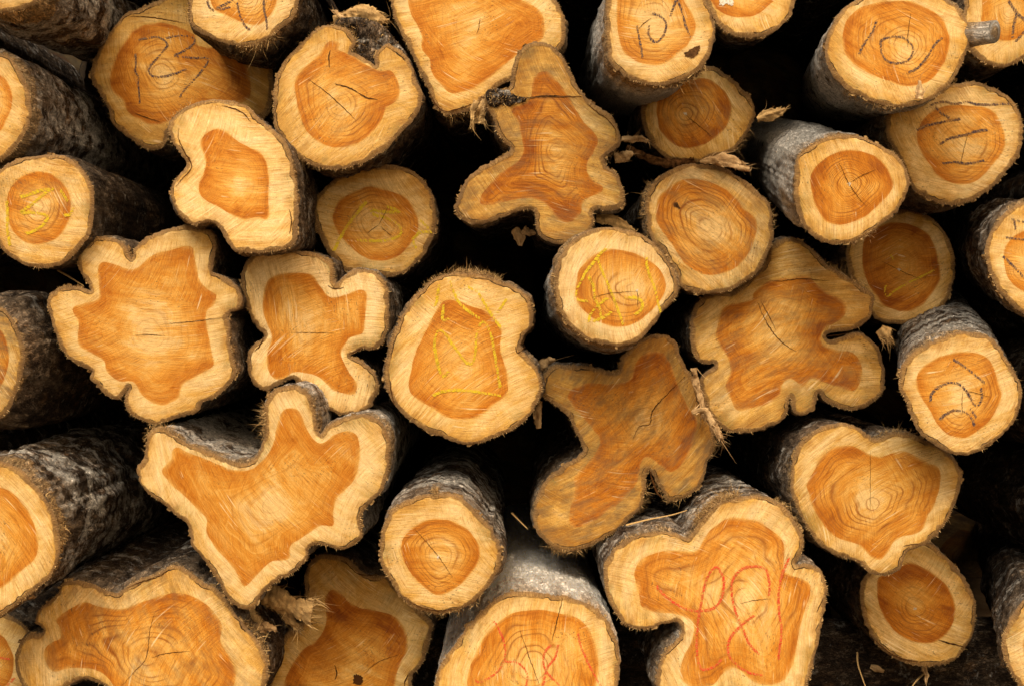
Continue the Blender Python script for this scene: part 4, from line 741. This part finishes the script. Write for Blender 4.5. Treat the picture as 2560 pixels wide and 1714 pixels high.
GAPS = [(120, 190, 85), (60, 700, 80), (1120, 400, 130), (1210, 690, 110), (2420, 1400, 110), (1720, 250, 120), (1900, 230, 100), (1230, 1150, 120), (2350, 330, 90), (640, 1190, 90), (330, 1230, 110), (1680, 880, 90), (1960, 1560, 110),
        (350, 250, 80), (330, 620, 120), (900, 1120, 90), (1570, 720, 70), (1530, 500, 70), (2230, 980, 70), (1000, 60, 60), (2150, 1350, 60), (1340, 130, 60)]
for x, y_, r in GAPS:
    plain('filler log deep in the gaps, darkened in colour to stand in for shade', (x, y_), r*1.15, 2.0 if (x, y_) in ((120, 190), (2420, 1400)) else 1.15, 'logs deep in the gaps', L=1.2, barkb=.35, fib=.0, white=0, tan=0, bri=.10, wth=1.2)  # added fillers, ends and bark coloured near black in place of deep shade
OUT = [(-330, 480), (-330, 900), (-420, 1250), (-330, 120), (-200, -330), (120, -330), (480, -300), (820, -330), (1200, -320), (1560, -330), (1900, -300), (2240, -330), (2560, -300),
       (-640, -150), (-640, 250), (-640, 650), (-700, 1050), (-300, -620), (0, -630), (320, -610), (640, -620), (960, -620), (1280, -620), (1600, -620), (1920, -620), (2240, -620), (2560, -600), (2880, -420), (2860, -90), (3180, -120), (3190, 240), (3180, 600), (3120, 960),
       (2900, 200), (2870, 480), (2900, 720), (2800, 1010), (2860, 1320)]
for i, (x, y_) in enumerate(OUT):
    plain('round bark covered log of the pile beyond the edges of the photo', (x, y_), 150, .0, 'logs beyond the edges of the photo', L=3.4)

# ------------------------------------------------------------------ loose bark, splinters and twigs caught between the logs, plus stand-ins for sunlit bits
def piece(name, label, cat, t, path, wpx, y, mat='splinter', fray=40, frl=.014, group=None, thick=.004, seed=1, lean=0.):
    rng = np.random.default_rng(seed*11+5); q = spline(P(t, path), 4, False); n = len(q)
    T = np.gradient(q, axis=0); T /= np.linalg.norm(T, axis=1)[:, None]+1e-9; Nn = np.c_[-T[:, 1], T[:, 0]]
    m = 7; V, A = [], []; kk = (D+y)/D
    prof = np.array(wpx if hasattr(wpx, '__len__') else (wpx*.6, wpx, wpx*.7), float); W_ = np.interp(np.linspace(0, 1, n), np.linspace(0, 1, len(prof)), prof)
    W_ = W_*(1+.28*fbm(np.c_[np.arange(n)*.35, np.full(n, seed*7.), np.zeros(n)], 3)); jag = rng.normal(size=(n, 2))*1.0
    for side in (0, 1):
        for i in range(n):
            for j in range(m):
                sgm = j/(m-1)*2-1; c = q[i]+Nn[i]*(W_[i]*.5*sgm+(jag[i, 0] if j == 0 else jag[i, 1] if j == m-1 else 0))
                yy = y+lean*(i/n)+side*thick-.010*(1-sgm*sgm)*W_[i]/40+.005*vnoise(np.array([[c[0]/9., c[1]/9., seed]]))[0]
                V.append(((c[0]-1280)/1000*kk, yy, CAMZ+(857-c[1])/1000*kk)); A.append((.5+.45*vnoise(np.array([[i*.25, j*1.7, seed*3.]]))[0], 0, 0))
    F = []; o1 = n*m
    for i in range(n-1):
        for j in range(m-1):
            a = i*m+j; F += [(a, a+1, a+m+1, a+m), (o1+a, o1+a+m, o1+a+m+1, o1+a+1)]
        F += [(i*m, (i+1)*m, o1+(i+1)*m, o1+i*m), (i*m+m-1, o1+i*m+m-1, o1+(i+1)*m+m-1, (i+1)*m+m-1)]
    F += [tuple(range(m))+tuple(o1+j for j in range(m-1, -1, -1)), tuple((n-1)*m+j for j in range(m-1, -1, -1))+tuple(o1+(n-1)*m+j for j in range(m))]
    V = np.array(V)
    if fray:
        VV = V[:o1]; ids = np.r_[rng.integers((n-max(3, n//6))*m, n*m, fray//2), np.array([i*m+rng.choice((0, m-1)) for i in rng.integers(0, n, fray-fray//2)])]
        t3 = np.c_[T[:, 0], np.zeros(n), -T[:, 1]][np.clip(ids//m, 0, n-1)]
        v_, f_, a_ = blades(rng, VV[ids], t3+rng.normal(size=(fray, 3))*.45, rng.gamma(2.5, frl/2.5, fray), rng.uniform(.001, .0035, fray), .9, 4)
        b = len(V); V = np.vstack([V, v_]); F += [tuple(x+b for x in f) for f in f_]; A += a_
    o = mesh_obj(name, V, F, mat, None, dict(fc=A), False); o['label'] = label; o['category'] = cat
    if group: o['group'] = group
    return o
def twig(label, t, path, r, y0, y1, seed=1):
    q = spline(P(t, path), 6, False); n = len(q); m = 6; V = []
    for i in range(n):
        y = y0+(y1-y0)*i/(n-1); kk = (D+y)/D; c = np.array([(q[i, 0]-1280)/1000*kk, y, CAMZ+(857-q[i, 1])/1000*kk]); rr = r*(1-.6*i/n)
        for j in range(m):
            a = 2*math.pi*j/m; V.append(c+np.array([math.cos(a)*rr, math.sin(a)*rr*.7, math.sin(a)*rr*.7]))
    F = [(i*m+j, i*m+(j+1) % m, (i+1)*m+(j+1) % m, (i+1)*m+j) for i in range(n-1) for j in range(m)]
    o = mesh_obj('twig', V, F, 'fibre', None, dict(fc=[(.7, 0, 0)]*len(V))); o['label'] = label; o['category'] = 'twig'
G = 'loose bark and splinters caught between the logs'
piece('wood_splinter_or_lit_bit', 'pale frayed splinter lying on top of the swirling ringed round log', 'splinter', '13', '1440,1055 1540,1045 1640,1050 1730,1085', (10, 26, 34, 12), -.03, fray=60, group=G, seed=2)
piece('wood_splinter_or_lit_bit', 'short pale curled splinter under the frayed one right of centre', 'splinter', '13', '1560,1065 1650,1085 1700,1100 1755,1110', (6, 12, 10, 14), -.04, fray=16, group=G, seed=3, lean=-.01)
piece('bark_strip', 'tan bark strip bridging the tall lobed log and the shaded round log', 'bark', '13', '925,905 980,912 1050,905 1095,925', (14, 17, 15, 9), .05, fray=14, group=G, seed=4)
piece('bark_flake_or_lit_bit', 'pale stand-in for a sunlit far bit in the gap right of the tall lobed log', 'bark', '13', '878,1035 930,1025 1000,1000', (24, 30, 12), .02, fray=4, group=G, seed=5)  # pale chip set near the front in place of something sunlit far behind
piece('bark_strip', 'dark curved root like strip under the shaded round log', 'bark', '13', '960,960 1050,1010 1180,1060 1300,1065 1400,1045', (14, 20, 22, 16), .05, 'rot', fray=8, group=G, seed=6)
piece('bark_flake_or_lit_bit', 'dull tan shaggy flake in the dark gap above the deep orange hearted log', 'bark', '14', '345,780 400,760 460,745 530,715', (12, 30, 26, 10), .12, 'fibre', fray=50, frl=.010, group=G, seed=7)
piece('bark_strip', 'bark strip hanging below the large pale log cut off at the top', 'bark', '12', '1550,660 1520,730 1515,830', (16, 12, 7), .0, 'fibre', fray=20, group=G, seed=8)
piece('bark_slab', 'short bark slab wedged left of the tall lobed log', 'bark', '12', '1640,650 1580,710 1565,810', (20, 26, 26), .02, 'fibre', fray=24, group=G, seed=9)
piece('wood_splinter_or_lit_bit', 'pale stand-in for a sunlit far bit in the gap under the tall lobed log', 'splinter', '22', '1790,190 1825,240 1830,300', (20, 34, 10), .05, fray=0, group=G, seed=10)  # stands in for sunlit things seen through the gap
piece('bark_flake_or_lit_bit', 'pale orange stand-in for another sunlit far bit in the gap under the tall lobed log', 'bark', '22', '1850,190 1890,215 1935,215', (26, 20, 8), .05, fray=0, group=G, seed=11)  # pale colour in place of a lit far piece behind the gap
piece('bark_slab', 'brown slab leaning between the tall lobed log and the pale yellow marked log', 'bark', '23', '760,120 850,130 940,165 1010,205', (22, 30, 24, 10), .02, 'fibre', fray=14, group=G, seed=12)
piece('bark_flake_or_lit_bit', 'pale stand-in for sunlit ground behind, between the oval log and the weathered brown log', 'bark', '23', '395,1110 425,1060 490,1040', (26, 24, 8), .04, fray=2, group=G, seed=13)  # added here for lit ground showing through from behind
piece('wood_splinter_or_lit_bit', 'pale upright sliver low in the gap right of the large oval log', 'splinter', '23', '395,1310 375,1400 385,1490', (10, 24, 14), .04, fray=2, group=G, seed=14)
piece('wood_splinter_or_lit_bit', 'long torn splinter upright between weathered brown log and large lobed log', 'splinter', '23', '1400,1095 1415,1200 1450,1320 1470,1420', (14, 15, 13, 18), -.03, fray=70, frl=.02, group=G, seed=15)
piece('wood_splinter_or_lit_bit', 'lower torn splinter tangled between weathered brown log and large lobed log', 'splinter', '23', '1385,1390 1470,1370 1520,1450 1575,1550', (10, 14, 16, 12), -.04, fray=80, frl=.02, group=G, seed=16)
piece('splintered_stub', 'splayed fibrous branch stub below the antler shaped log', 'stub', '32', '130,960 260,985 380,1030 500,1050', (46, 52, 40, 66), -.02, 'fibre', fray=200, frl=.022, group=G, seed=17, lean=-.06)
piece('splintered_stub', 'hanging torn bark web under the splayed fibrous branch stub', 'stub', '32', '180,1010 270,1070 340,1150 390,1200', (24, 22, 26, 12), -.02, 'fibre', fray=110, frl=.018, group=G, seed=18)
piece('bark_strip', 'torn dark bark strip standing right of the wide wavy topped log', 'bark', '32', '20,1060 70,1120 130,1190 160,1330', (44, 40, 30, 16), -.03, 'fibre', fray=90, group=G, seed=19)
piece('bark_strip', 'light torn bark tip poking right of the wide wavy topped log', 'bark', '32', '110,1200 170,1180 235,1200', (22, 24, 10), -.06, 'splinter', fray=24, group=G, seed=20)
piece('bark_curl', 'peeled bark curl on top of the curled log', 'bark', '12', '610,130 700,110 790,85 870,110 940,150', (22, 34, 46, 40, 20), .02, 'fibre', fray=120, group=G, seed=21)
piece('bark_curl', 'narrow upright bark splinter left of the peeled curl', 'bark', '12', '700,150 660,110 620,75', (12, 12, 6), -.0, 'splinter', fray=12, group=G, seed=22)
piece('bark_flake_or_lit_bit', 'tan leaf like flake lying on the dark bearer log', 'bark', '34', '1090,1440 1130,1455 1175,1470', (10, 18, 8), .30, fray=2, group=G, seed=23)
piece('bark_strip', 'tan bark strip hanging under the deep set split log', 'bark', '34', '1440,1440 1455,1500 1450,1550', (18, 10, 5), .22, fray=14, group=G, seed=24)
piece('bark_tuft', 'dark shaggy tuft between the large lobed log and the slash marked log', 'bark', '24', '1150,840 1190,880 1210,920', (26, 34, 14), .0, 'fibre', fray=120, frl=.014, group=G, seed=25)
piece('wood_splinter_or_lit_bit', 'upright pale splinter at the lower rim of the log marked 101', 'splinter', '14', '1405,650 1412,590 1408,525', (26, 18, 4), -.27, fray=2, group=G, seed=26)
twig('thin twig in the dark gap above the flower shaped log left lobe', '21', '380,460 450,500 545,560', .0035, -.02, -.08)
twig('long thin twig lying behind the bark tuft of the red marked lobed log', '33', '960,515 1100,480 1250,450 1350,420', .003, -.05, -.08)
twig('curved straw standing before the bearer log at the bottom right', '34', '1002,1350 1005,1420 1030,1500 1055,1570', .003, .28, .22)
twig('short straw leaning before the bearer log under the deep set split log', '34', '1430,1490 1390,1530 1355,1575', .003, .25, .2)
twig('thin twig crossing the dark gap under the weathered brown log', '33', '210,440 270,500 310,540', .003, .1, .02)
